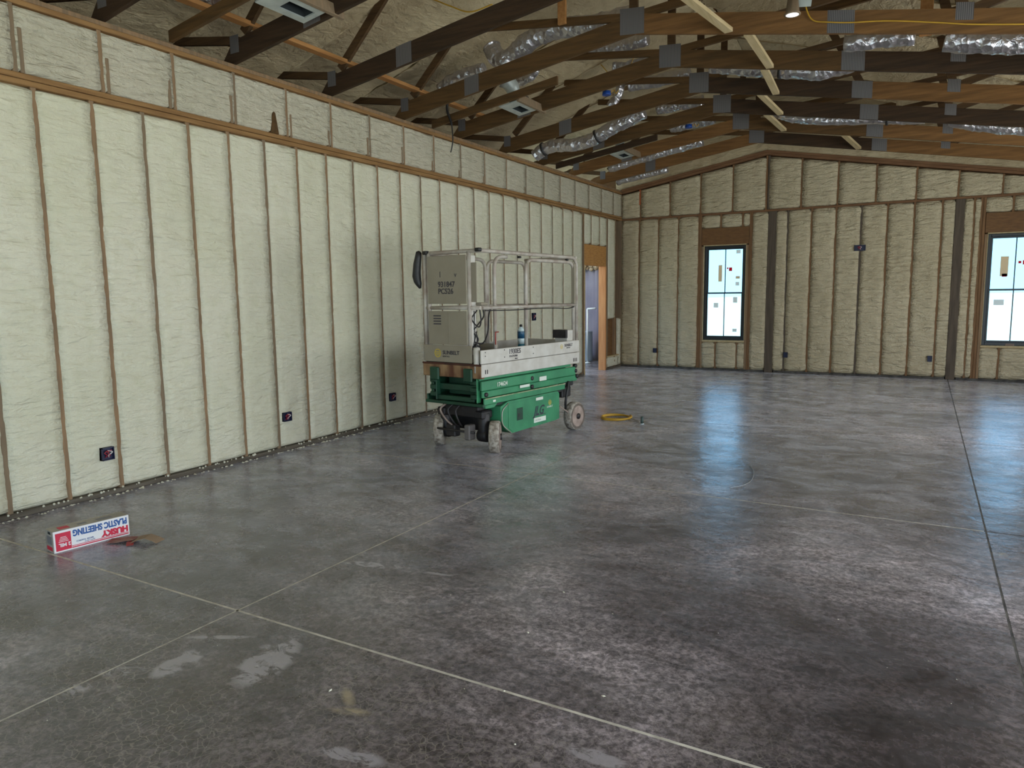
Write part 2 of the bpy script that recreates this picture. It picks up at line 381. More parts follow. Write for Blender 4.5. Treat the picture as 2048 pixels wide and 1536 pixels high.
# ------------------------------------------------------------------ dimensions
W = 8.9; YB = 14.226; YR = -3.0; SP = .4064; Y0 = 2.9044; YU = 3.4102
ZB0, ZB1 = 3.004, 3.085; ZT = 3.572
RX, RZ = 2.87, 4.06                         # ridge of the truss undersides
SL, SR = .155, .178
def chord_z(x): return RZ-(RX-x)*SL if x < RX else RZ-(x-RX)*SR
def roof_z(x): return 5.2-.33*abs(x-RX)

# ------------------------------------------------------------------ ground outside and floor
g_ = MB().box((-60, -60, -.30), (70, 400, -.26)).build('ground_outside', M_GRASS, kind='structure')
fl = MB().box((-.16, YR, -.12), (W+.16, YB+.16, -.004)).build('floor', M_DUST, kind='structure')
JX = [-.14, 2.63, 5.90, W+.14]; JY = [YR, -.80, 2.25, 5.30, 8.35, 11.40, YB+.14]
hw = .0055
for i in range(3):
    for j in range(6):
        a = (JX[i]+(hw if i else 0), JY[j]+(hw*1.3 if j else 0)); b_ = (JX[i+1]-(hw if i < 2 else 0), JY[j+1]-(hw*1.3 if j < 5 else 0))
        MB().box((a[0], a[1], -.0035), (b_[0], b_[1], 0)).build('concrete_slab', M_FLOOR, fl)
MB().box((5.90-hw, YR, -.0035), (5.90+hw, YB, -.0006)).build('joint_filler', M_JDARK, fl)
for y in (2.25, 5.30):
    MB().box((0, y-hw*1.3, -.0035), (5.89, y+hw*1.3, -.0003)).build('joint_filler', M_DUST, fl)
MB().box((2.63-hw, YR, -.0035), (2.63+hw, YB, -.0003)).build('joint_filler', M_DUST, fl)

# ------------------------------------------------------------------ foam panels
def foam_bay(u0, u1, top, z0, seed, nu=10, nz=90, amp=.011, lump=0, proj_=.014, over=.007):
    """grid between u0..u1, z0..top(u); returns u, z, depth arrays. depth > 0 stands into the room"""
    us = np.linspace(0, 1, nu+1); zs = np.linspace(0, 1, nz+1)
    Ug, Vg = np.meshgrid(us, zs)
    U = u0+(u1-u0)*Ug; T = top(U) if callable(top) else top
    Z = z0+(T-z0)*Vg
    jl = over*(fbm(Z*7, seed, 1.3, 3)*.8+fbm(Z*31, seed, 4.3, 2)*.55+.4); jr = over*(fbm(Z*7, seed+50, 2.3, 3)*.8+fbm(Z*31, seed+50, 7.3, 2)*.55+.4)
    U = np.where(Ug == 0, U-.002, U); U = np.where(Ug == 1, U+.002, U)
    U[:, 1] = u0-np.maximum(jl[:, 1], -.004); U[:, -2] = u1+np.maximum(jr[:, -2], -.004)
    D = proj_*np.sin(np.pi*np.clip(Ug*1.0, 0, 1))**.35-.012+amp*fbm(U*5, seed*.37, Z*7)+amp*.7*fbm(U*2, seed*.11, Z*16+U*6)
    if lump: D = D+lump*np.abs(fbm(U*11, seed, Z*13))
    D[:, 0] = -.05; D[:, -1] = -.05
    D[:, 1] = .0035+.003*fbm(Z[:, 1]*20, seed, .2); D[:, -2] = .0035+.003*fbm(Z[:, -2]*20, seed+9, .2)
    D[0, :] = -.05; D[-1, :] = -.05
    return U, Z, D
def grid_mesh(name, P, mapping):
    U, Z, D = P; nz, nu = U.shape
    co = mapping(U, Z, D); v = np.stack(co, -1).reshape(-1, 3)
    i, j = np.meshgrid(np.arange(nz-1), np.arange(nu-1), indexing='ij'); a = (i*nu+j).ravel()
    f = np.stack([a, a+1, a+nu+1, a+nu], -1)
    me = bpy.data.meshes.new(name); me.vertices.add(len(v)); me.vertices.foreach_set('co', v.ravel())
    me.loops.add(f.size); me.loops.foreach_set('vertex_index', f.ravel()); me.polygons.add(len(f))
    me.polygons.foreach_set('loop_start', np.arange(0, f.size, 4)); me.polygons.foreach_set('loop_total', np.full(len(f), 4))
    me.polygons.foreach_set('use_smooth', np.ones(len(f), bool)); me.update(calc_edges=True); return me
map_left = lambda U, Z, D: (D, U, Z)
map_back = lambda U, Z, D: (U, YB-D, Z)

# ------------------------------------------------------------------ left wall
DY0, DY1 = 12.345, 13.40          # door opening
wl = MB()
wl.box((-.16, YR, 0), (-.14, DY0, ZT)).box((-.16, DY1, 0), (-.14, YB+.14, ZT)).box((-.16, DY0, 2.44), (-.14, DY1, ZT))
wl = wl.build('wall_left', M_OSBD, kind='structure')
smesh = {}
def stud_l(y, z0, z1, m=M_STUD, wd=.038, nm='stud', x=0.0):
    key = ('l', round(z1-z0, 3), m.name, wd)
    if key not in smesh: smesh[key] = MB().cbox((-.14, -wd/2, 0), (0, wd/2, z1-z0), .003).mesh('stud')
    return link(nm, smesh[key], m, wl, (x, y, z0))
MB().cbox((-.14, YR, 0), (.002, DY0, .038)).build('bottom_plate', M_BASE, wl)
MB().cbox((-.14, DY1, 0), (.002, YB, .038)).build('bottom_plate', M_BASE, wl)
MB().cbox((-.14, YR, ZB0), (.004, YB, ZB0+.038), .004).build('belt_plate', M_PLATE, wl)
MB().cbox((-.14, YR, ZB0+.043), (.001, YB, ZB1), .004).build('belt_plate', M_PLATE, wl)
MB().cbox((-.14, YR, ZT-.036), (.003, YB, ZT), .003).build('top_plate', M_PLATE, wl)
MB().cbox((-.14, YR, ZT+.001), (.0, YB, ZT+.036), .003).build('top_plate', M_STUD, wl)
lower = [Y0+SP*n for n in range(-14, 28)]
allb = []
for k, y in enumerate(lower):
    if DY0-.02 < y < DY1+.02: continue
    stud_l(y, .038, ZB0, M_STUDG if (k*7) % 3 == 1 else M_STUD)
for y in (DY0-.02, DY1+.022): stud_l(y, .038, ZB0, M_STUD)
for y in (12.66, 13.07): stud_l(y, 2.44, ZB0, M_STUD)
MB().cbox((-.14, YB-.03, .038), (0, YB, ZT-.04), .003).build('stud', M_STUDG, wl)
ed = sorted([y for y in lower if not (DY0-.05 < y < DY1+.05)]+[DY0-.02, DY1+.022])
for k in range(len(ed)-1):
    a, b_ = ed[k]+.019, ed[k+1]-.019
    if a > DY0-.1 and b_ < DY1+.1 and a < DY1: continue
    if b_-a < .05: continue
    near = a > 1.5
    z0 = .039
    if a > DY1: z0 = 1.02 if a < 13.6 else z0
    me = grid_mesh('foam', foam_bay(a, b_, ZB0, z0, k*1.7+.3, 10 if near else 4, 120 if 1.5 < a < 8 else (70 if near else 12)), map_left)
    link('foam_panel', me, M_FOAM, wl)
for k, (a, b_) in enumerate(((DY0, 12.64), (12.68, 13.05), (13.09, DY1))):
    link('foam_panel', grid_mesh('foam', foam_bay(a, b_, ZB0, 2.45, 77+k, 8, 20), map_left), M_FOAM, wl)
# corner bays beside the door with the brown recessed board
MB().cbox((-.14, DY1+.05, .25), (.012, YB-.14, .275), .003).build('sill_board', M_BLOCK, wl)
MB().box((-.12, DY1+.045, .27), (-.05, 14.07, 1.01)).build('plywood_panel', M_OSBD, wl)
link('foam_panel', grid_mesh('foam', foam_bay(DY1+.04, 14.08, .25, .039, 91, 10, 10), map_left), M_FOAM, wl)
link('foam_panel', grid_mesh('foam', foam_bay(14.08, YB-.03, 1.02, .039, 93, 6, 40), map_left), M_FOAM, wl)
# header over the door, jambs
MB().cbox((-.14, DY0, 2.06), (-.004, DY1, 2.44), .004).build('header_board', M_OSB, wl)
MB().cbox((-.145, DY1-.04, 0), (.004, DY1, 2.06), .004).build('door_jamb', M_JAMB, wl)
MB().cbox((-.145, DY0, 0), (.004, DY0+.035, 2.06), .004).build('door_jamb', M_BLOCK, wl)
# upper band
upper = [YU+1.5*SP*n for n in range(-10, 18)]
for k, y in enumerate(upper): stud_l(y, ZB1, ZT-.036, M_STUDG if k % 3 == 0 else M_STUD, .034)
ue = upper+[YB-.01]
for k in range(len(ue)-1):
    a, b_ = ue[k]+.018, ue[k+1]-.018
    if b_-a < .05: continue
    near = a > 1.5
    link('foam_panel', grid_mesh('foam', foam_bay(a, b_, ZT-.036, ZB1, k*2.9+200, 22 if a < 8 else 12, 26 if near else 6, .006, .007), map_left), M_FOAMU, wl)
for y, s_, h in ((2.80, 1, .30), (3.41, 1, .26), (4.02, -1, .25), (4.63, -1, .24), (5.24, 1, .22), (5.85, -1, .16), (6.46, -1, .2), (7.07, -1, .2), (7.68, -1, .13), (8.29, -1, .1), (8.9, -1, .1), (10.12, -1, .1)):
    MB().cbox((-.1, y+s_*.045-.014, ZB1), (.006, y+s_*.045+.014, ZB1+h), .004).build('cripple_block', M_STUDG, wl)
MB().prism([(5.02, ZB1), (5.12, ZB1), (5.085, ZB1+.19), (5.07, ZB1+.20), (5.055, ZB1+.18)], 'x', -.06, .012).build('wood_wedge', M_CHORD, wl)

# ------------------------------------------------------------------ back wall
WX = ((1.71, 2.50), (6.345, 7.135)); WZ0, WZ1 = .600, 2.415
def gable(x): return 4.134-np.maximum(2.84-x, 0)*.172-np.maximum(x-2.84, 0)*.18
bw = MB()
def bwbox(x0, x1, z0, z1): bw.box((x0, YB+.14, z0), (x1, YB+.16, z1))
bwbox(-.14, WX[0][0], 0, 3.0); bwbox(WX[0][1], WX[1][0], 0, 3.0); bwbox(WX[1][1], W+.14, 0, 3.0)
for a, b_ in WX: bwbox(a, b_, 0, WZ0); bwbox(a, b_, WZ1, 3.0)
bw.prism([(-.9, 3.0), (W+.14, 3.0), (W+.14, roof_z(W)), (RX, roof_z(RX)), (-.9, roof_z(-.9))], 'y', YB+.14, YB+.16)
wb = bw.build('wall_back', M_OSBD, kind='structure')
def stud_b(x, z0, z1, m=M_STUDB, wd=.036, nm='stud'):
    key = ('b', round(z1-z0, 3), m.name, wd)
    if key not in smesh: smesh[key] = MB().cbox((-wd/2, 0, 0), (wd/2, .14, z1-z0), .003).mesh('stud')
    return link(nm, smesh[key], m, wb, (x, YB, z0))
def foam_b(x0, x1, z0, top, seed, nz=44, m=M_FOAMB, lump=.008, amp=.014):
    link('foam_panel', grid_mesh('foam', foam_bay(x0, x1, top, z0, seed, 10, nz, amp, lump, .016, .009), map_back), m, wb)
MB().cbox((0, YB-.004, 0), (2.88, YB+.14, .038)).build('bottom_plate', M_JDARK, wb)
MB().cbox((3.06, YB-.004, 0), (5.85, YB+.14, .038)).build('bottom_plate', M_JDARK, wb)
MB().cbox((6.01, YB-.004, 0), (W, YB+.14, .038)).build('bottom_plate', M_JDARK, wb)
MB().cbox((0, YB-.004, ZB0), (W, YB+.14, ZB0+.036), .003).build('belt_plate', M_PLATEX, wb)
ls = [.381, .787, 1.194, 1.60, 2.60, 3.239, 3.645, 4.051, 4.458, 4.864, 5.271, 5.677, 6.13, 6.23]
right = [7.24, 7.65, 8.05, 8.46]
for x in ls+right: stud_b(x, .038, ZB0, M_POST if x in (3.239, 4.458) else M_STUDB)
MB().cbox((2.895, YB-.012, 0), (3.04, YB+.14, ZB0)).build('post', M_POST, wb)
MB().cbox((5.862, YB-.015, 0), (5.995, YB+.14, ZB0)).build('post', M_POST, wb)
for a, b_ in WX:
    MB().cbox((a-.095, YB-.003, .038), (a-.055, YB+.14, ZB0)).build('king_stud', M_STUDB, wb)
    MB().cbox((a-.052, YB-.004, .038), (a-.012, YB+.14, WZ1)).build('jack_stud', M_STUD, wb)
    MB().cbox((b_+.012, YB-.004, .038), (b_+.052, YB+.14, WZ1)).build('jack_stud', M_STUD, wb)
    MB().cbox((a-.05, YB-.002, WZ1+.02), (b_+.05, YB+.12, 2.755)).build('header_board', M_OSBD, wb)
    MB().cbox((a-.012, YB-.008, WZ0-.04), (b_+.012, YB+.14, WZ0-.005)).build('rough_sill', M_BLOCK, wb)
    MB().cbox((a-.012, YB-.006, WZ1+.002), (b_+.012, YB+.13, WZ1+.02)).build('head_trim', M_BLOCK, wb)
    MB().cbox((a-.012, YB-.006, WZ0), (a-.001, YB+.12, WZ1)).build('side_trim', M_BLOCK, wb)
    MB().cbox((b_+.001, YB-.006, WZ0), (b_+.012, YB+.12, WZ1)).build('side_trim', M_BLOCK, wb)
    c1, c2 = a+.25, a+.66
    for c in (c1, c2): stud_b(c, .038, WZ0-.04); stud_b(c+.06, 2.755, ZB0)
    foam_b(a-.01, c1-.018, .039, WZ0-.04, a+3, 12); foam_b(c1+.018, c2-.018, .039, WZ0-.04, a+5, 12); foam_b(c2+.018, b_+.01, .039, WZ0-.04, a+7, 12)
    foam_b(a-.05, c1+.04, 2.76, ZB0, a+13, 6); foam_b(c1+.08, c2+.04, 2.76, ZB0, a+15, 6); foam_b(c2+.08, b_+.05, 2.76, ZB0, a+17, 6)
    if a < 3: MB().cbox((b_+.055, YB-.003, .038), (b_+.08, YB+.14, ZB0)).build('king_stud', M_STUDB, wb)
edges = [(.0, .363), (.399, .769), (.805, 1.176), (1.212, 1.582), (2.618, 2.893), (3.042, 3.221), (3.257, 3.627), (3.663, 4.033), (4.069, 4.44), (4.476, 4.846),
         (4.882, 5.253), (5.289, 5.659), (5.695, 5.86), (5.997, 6.112), (6.148, 6.212), (7.258, 7.632), (7.668, 8.032), (8.068, 8.442), (8.478, W)]
for k, (a, b_) in enumerate(edges): foam_b(a, b_, .039, ZB0, 300+k*2.3, 60)
xs = sorted([2.84-.6096*k for k in range(1, 5)]+[2.84]+[2.84+.6096*k for k in range(1, 10)])
for x in xs:
    h = gable(x)-.115
    MB().cbox((x-.017, YB, ZB1-.045), (x+.017, YB+.14, h), .003).build('stud', M_STUDB, wb)
MB().cbox((2.865, YB-.004, ZB0+.04), (2.895, YB+.12, gable(2.88)-.115), .003).build('stud', M_POST, wb)
xe = [0]+xs+[W]
for k in range(len(xe)-1):
    a = xe[k]+(.018 if k else 0); b_ = xe[k+1]-.018
    if k and abs(xe[k]-2.84) < .01: a = 2.897
    foam_b(a, b_, ZB0+.037, lambda U: gable(U)-.122, 400+k*3.1, 22, M_FOAMB, .010)
for (xa, xb) in ((0, 2.84), (2.84, W)):
    for dz, m_ in ((-.018, M_PLATEX), (-.064, M_PLATEX)):
        MB().prism([(xa, gable(xa)+dz-.043), (xb, gable(xb)+dz-.043), (xb, gable(xb)+dz), (xa, gable(xa)+dz)], 'y', YB-.022+(.006 if dz < -.05 else 0), YB+.12).build('sloping_plate', m_, wb)
# foam closing the gable above the plates
for k, (xa, xb) in enumerate(((-.14, 2.84), (2.84, W))):
    U, V = np.meshgrid(np.linspace(xa, xb, 60), np.linspace(0, 1, 14)); lo = gable(U)-.03; hi = 5.22-.33*np.abs(U-RX); Z = lo+(hi-lo)*V
    D = -.02+.03*fbm(U*2.2, k+.5, Z*3)+.015*fbm(U*9, k+.2, Z*9)
    link('gable_foam', grid_mesh('foam', (U, Z, D), map_back), M_ROOF, wb)
MB().box((.376, YB-.006, 3.30), (.40, YB+.0, 3.60)).build('paint_mark', mat('orange_marking_paint', srgb(176, 84, 36), .6), wb, label='orange paint mark')

# ------------------------------------------------------------------ right and rear walls (outside the frame)
def plain_wall(name, segs):
    mb = MB()
    for s_ in segs: mb.box(*s_)
    return mb.build(name, M_FOAM, kind='structure')
zr = 3.0
plain_wall('wall_right', [((W, YR, 0), (W+.14, -.4, zr)), ((W, 5.0, 0), (W+.14, 7.8, zr)), ((W, 11.4, 0), (W+.14, YB+.14, zr)), ((W, -.4, 2.62), (W+.14, 5.0, zr)), ((W, 7.8, 0), (W+.14, 11.4, .6)), ((W, 7.8, 2.42), (W+.14, 11.4, zr))])
rear = MB().box((-.16, YR-.14, 0), (1.9, YR, 3.0)).box((7.3, YR-.14, 0), (W+.14, YR, 3.0)).box((1.9, YR-.14, 2.68), (7.3, YR, 3.0))
rear.prism([(-.16, 3.0), (W+.14, 3.0), (W+.14, roof_z(W)), (RX, roof_z(RX)), (-.16, roof_z(-.16))], 'y', YR-.14, YR)
rear.build('wall_rear', M_FOAM, kind='structure')

# ------------------------------------------------------------------ ceiling: foamed underside of the roof deck
cl = MB().prism([(-1.75, roof_z(-1.75)+.10), (RX, 5.30), (W+.5, roof_z(W+.5)+.10), (W+.5, roof_z(W+.5)+.16), (RX, 5.36), (-1.75, roof_z(-1.75)+.16)], 'y', YR-.2, YB+.3).build('ceiling', M_OSBD, kind='structure')
TY = [3.44, 4.643, 5.865, 7.08, 8.30, 9.51, 10.72, 11.94, 13.16]
tcs = [TY[0]-1.2165*k for k in range(5, 0, -1)]+TY+[14.3]
for k in range(len(tcs)-1):
    a, b_ = tcs[k]+.01, tcs[k+1]+.03
    for sgn in (0, 1):
        xa, xb = ((-1.75, RX) if sgn == 0 else (RX, W+.3))
        U, V = np.meshgrid(np.linspace(a, b_, 16), np.linspace(xa, xb, 60)); e = (U-a)/(b_-a)
        Zf = roof_z_arr = 5.2-.33*np.abs(V-RX)
        D = .10-.17*(1-np.sin(np.pi*e)**.45)+.030*fbm(V*2.4, k*3.3+sgn, U*2.4)+.010*fbm(V*9, k, U*9)
        link('roof_foam', grid_mesh('foam', (U, V, Zf+D-.03), lambda U, Z, D: (Z, U, D)), M_ROOF, cl)
sof = MB().box((-1.75, YR, 3.42), (-.16, 10.9, 3.46)).box((-1.77, YR, 3.42), (-1.73, YB+.2, 3.8)).build('soffit_light_block', M_OSBD, kind='structure')  # added unseen soffit to block light, left open far end to lighten foam

# ------------------------------------------------------------------ trusses
T = .038
truss_labels = {
 3.44: 'dark roof truss seen only as a wedge at the upper left corner, nearest of all',
 4.643: 'second nearest dark roof truss, just beyond the nearest grey vent boot',
 5.865: 'dark roof truss crossing the view just above the truss with the yellow cable',
 7.08: 'dark roof truss with yellow cable across it and the largest ridge plate in view',
 8.30: 'roof truss next behind the one with the yellow cable',
 9.51: 'roof truss with the foil duct sagging in front of its right half',
 10.72: 'roof truss third from the back wall, nearer than the long thin foil duct',
 11.94: 'roof truss second from the back wall, warm orange on its right half',
 13.16: 'last roof truss, closest to the back wall'}
def plate(root, y, x0, x1, z0, z1, slant=0):
    poly = [(x0, z0), (x1, z0+slant), (x1, z1+slant), (x0, z1)]
    MB().prism(poly, 'y', -T/2-.0025, -T/2-.0002).build('gusset_plate', M_GUS, root)
def member(root, name, p, q, wd, m, off=0):
    MB().beam((p[0], off, p[1]), (q[0], off, q[1]), wd, T*.98).build(name, m, root)
for k, y in enumerate(TY):
    yc = y+T/2
    t = empty('roof_truss', (0, yc, 0), label=truss_labels[y], category='roof truss', group='scissor trusses under the roof')
    ml = [M_CHORDD, M_CHORDD, M_CHORDD, M_CHORD, M_CHORD, M_CHORD, M_CHORD, M_CHORDW, M_CHORDW][k]
    mr = [M_CHORD, M_CHORD, M_CHORD, M_CHORDW, M_CHORDD, M_CHORDW, M_CHORDD, M_CHORDW, M_CHORDW][k]
    H = .188
    mb = MB().prism([(-.13, chord_z(-.13)), (RX-.001, RZ), (RX-.001, RZ+H), (.0, chord_z(0)+H), (-.13, chord_z(-.13)+.06)], 'y', -T/2, T/2)
    mb.build('bottom_chord', ml, t)
    MB().prism([(RX+.001, RZ), (4.75, chord_z(4.75)), (4.75, chord_z(4.75)+H), (RX+.001, RZ+H)], 'y', -T/2, T/2).build('bottom_chord', [mr, M_CHORD, M_CHORDD][k % 3], t)
    MB().prism([(4.752, chord_z(4.752)), (W-.02, chord_z(W-.02)), (W-.02, chord_z(W-.02)+H), (4.752, chord_z(4.752)+H)], 'y', -T/2, T/2).build('bottom_chord', mr, t)
    for (xa, xb) in ((-1.7, RX), (RX, W+.2)):
        MB().prism([(xa, roof_z(xa)-.02), (xb, roof_z(xb)-.02), (xb, roof_z(xb)+.11), (xa, roof_z(xa)+.11)], 'y', -T/2, T/2).build('top_chord', M_WEB, t)
    member(t, 'web', (.06, 3.80), (-1.15, 4.0), .072, M_WEB, .001)
    member(t, 'web', (.13, 3.86), (.80, 4.50), .085, M_WEB, .002)
    member(t, 'web', (2.76, 4.235), (.95, 4.465), .076, M_CHORD, .001)
    member(t, 'web', (2.86, 4.24), (2.86, 5.2), .085, M_WEB, .003)
    member(t, 'web', (2.93, 4.235), (4.95, 4.42), .074, M_CHORD, .001)
    member(t, 'web', (4.05, 3.965), (5.85, 4.17), .060, M_WEB, .002)
    member(t, 'web', (4.74, 3.87), (4.30, 4.70), .08, M_WEB, .003) if k in (2, 5) else None
    member(t, 'web', (5.62, 3.72), (6.7, 4.0), .07, M_WEB, .001)
    member(t, 'web', (5.66, 3.70), (5.50, 4.28), .08, M_WEB, .003)
    plate(t, y, 2.725, 2.975, 4.07, 4.315, -.02)
    plate(t, y, -.035, .075, 3.70, 3.85, 0)
    plate(t, y, .87, 1.06, chord_z(.87)+.001, chord_z(.87)+H+.005, .19*SL)
    plate(t, y, 4.635, 4.85, chord_z(4.635)+.001, chord_z(4.635)+H+.002, -.215*SR)
    plate(t, y, 5.59, 5.715, chord_z(5.59)+.10, chord_z(5.59)+.235, -.125*SR)
    plate(t, y, 7.6, 7.8, chord_z(7.6)+.001, chord_z(7.6)+H, -.2*SR)
    if y == 7.08:
        MB().cbox((2.055, -T/2-.042, 4.285), (2.145, -T/2-.004, 5.0)).build('hanging_board', M_RUN, t)
# runner nailed along the heels, nailers beside the vent boots, blocking between the trusses
r_ = MB().cbox((.155, 2.1, 3.895), (.245, 9.0, 3.933), .003).build('brace_board', M_RUN)
r_['label'] = 'long orange-tan board running lengthwise over the truss heels above the left wall'; r_['category'] = 'board'
def slope_board(x0, x1, y0, y1, hgt, m, lab, name='nailer_board', dz=0):
    mb = MB().prism([(x0, chord_z(x0)+dz), (x1, chord_z(x1)+dz), (x1, chord_z(x1)+hgt+dz), (x0, chord_z(x0)+hgt+dz)], 'y', y0, y1).build(name, m)
    mb['label'] = lab; mb['category'] = 'board'; mb['group'] = 'nailer boards beside the ceiling vent boots'
slope_board(.0, 1.75, 4.00, 4.035, .09, M_CHORD, 'slim board meeting the left wall top just this side of the nearest vent boot')
slope_board(.0, 1.75, 7.645, 7.68, .09, M_CHORD, 'slim board with pale underside beside the second vent boot')
slope_board(.0, 1.75, 11.165, 11.20, .09, M_CHORDD, 'slim board beside the third, farthest vent boot')
BL = [((3.62, 5.95), (3.80, 7.05)), ((3.955, 7.13), (3.945, 8.28)), ((3.87, 8.36), (3.80, 9.49)), ((3.60, 9.56), (3.65, 10.70)), ((3.45, 10.77), (3.50, 11.92)), ((4.33, 12.0), (4.45, 13.14))]
bl_lab = ['nearest pale blocking board between trusses at the top of the frame', 'pale blocking board second from the camera between trusses', 'pale blocking board crossing the sagging foil duct', 'pale blocking board fourth from the camera',
          'short pale blocking board just above the ridge of the back wall', 'lone pale blocking board offset to the right, closest to the back wall']
for k, ((xa, ya), (xb, yb)) in enumerate(BL):
    za = chord_z(xa)+.018; zb_ = chord_z(xb)+.018
    o = MB().beam((xa, ya, za), (xb, yb, zb_), 0.076, .036, (0, 0, 1)).build('blocking_board', M_BLOCK)
    o['label'] = bl_lab[k]; o['category'] = 'board'; o['group'] = 'pale blocking boards between trusses'

# ------------------------------------------------------------------ vent boots
def vent(y, lab):
    t = empty('vent_boot', (1.06, y, chord_z(1.06)+.0), label=lab, category='air vent', group='metal vent boots in the ceiling')
    t.rotation_euler = (0, -math.atan(SL), 0)
    hx, hy = .125, .25; ox, oy = .062, .135; cy = .06
    fl_ = MB()
    fl_.box((-hx, -hy, .0), (-ox, hy, .012)).box((ox, -hy, 0), (hx, hy, .012)).box((-ox, -hy, 0), (ox, cy-oy, .012)).box((-ox, cy+oy, 0), (ox, hy, .012))
    fl_.build('flange', M_SHEET, t)
    bx = MB().box((-ox-.004, cy-oy-.004, .012), (-ox, cy+oy+.004, .17)).box((ox, cy-oy-.004, .012), (ox+.004, cy+oy+.004, .17)).box((-ox, cy-oy-.004, .012), (ox, cy-oy, .17)).box((-ox, cy+oy, .012), (ox, cy+oy+.004, .17)).box((-ox, cy-oy, .166), (ox, cy+oy, .17))
    bx.build('boot_box', M_DARK, t)
    MB().cbox((hx+.002, -hy-.02, -.01), (hx+.04, hy+.18, .085)).build('side_board', M_STUDG, t)
    MB().tube([(0, cy-.1, .17), (-.01, cy-.12, .25), (-.03, cy-.16, .31), (-.08, cy-.2, .35)], [.075, .09, .095, .10], 14).build('elbow', M_SHEET, t)
    return t
vent(4.33, 'nearest grey metal vent boot, at the upper left between the first dark trusses')
vent(7.98, 'second grey metal vent boot, with white round elbow beside it')
vent(11.50, 'third and farthest grey metal vent boot, above the far end of the left wall')

# ------------------------------------------------------------------ ducts
def spline(pts, n=10):
    P = [Vector(p) for p in pts]; P = [P[0]*2-P[1]]+P+[P[-1]*2-P[-2]]; out = []
    for i in range(1, len(P)-2):
        for k in range(n):
            t = k/n; a, b, c, d = P[i-1:i+3]
            out.append(.5*((2*b)+(c-a)*t+(2*a-5*b+4*c-d)*t*t+(3*b-a-3*c+d)*t**3))
    out.append(P[-2]); return out
def duct(pts, r, lab, seed=0, m=M_FOIL, strap=None):
    path = spline(pts, 12); n = 18; m_ = len(path)
    rr_ = random.Random(seed); rad = [r*(1+.03*math.sin(i*.5+seed)+rr_.uniform(-.035, .035)) for i in range(m_)]
    mb = MB().tube(path, rad, n)
    vs = np.array(mb.v); d = fbm(vs[:, 0]*14+seed, vs[:, 1]*14, vs[:, 2]*14)*.012; c = np.repeat(np.array([tuple(p) for p in path]), n, 0)
    dirn = (vs-c)/np.linalg.norm(vs-c, axis=1)[:, None]; vs = vs+dirn*d[:, None]; mb.v = [tuple(v) for v in vs]
    o = mb.build('flex_duct', m); o['label'] = lab; o['category'] = 'duct'; o['group'] = 'foil flexible ducts among the trusses'
    for j in (strap or []):
        p = path[int(j*(m_-1))]; q = path[min(int(j*(m_-1))+1, m_-1)]; t_ = (q-p).normalized()
        MB().tube([p-t_*.015, p+t_*.015], [r*1.13]*2, 16).build('strap', M_BLACK, o)
    return o
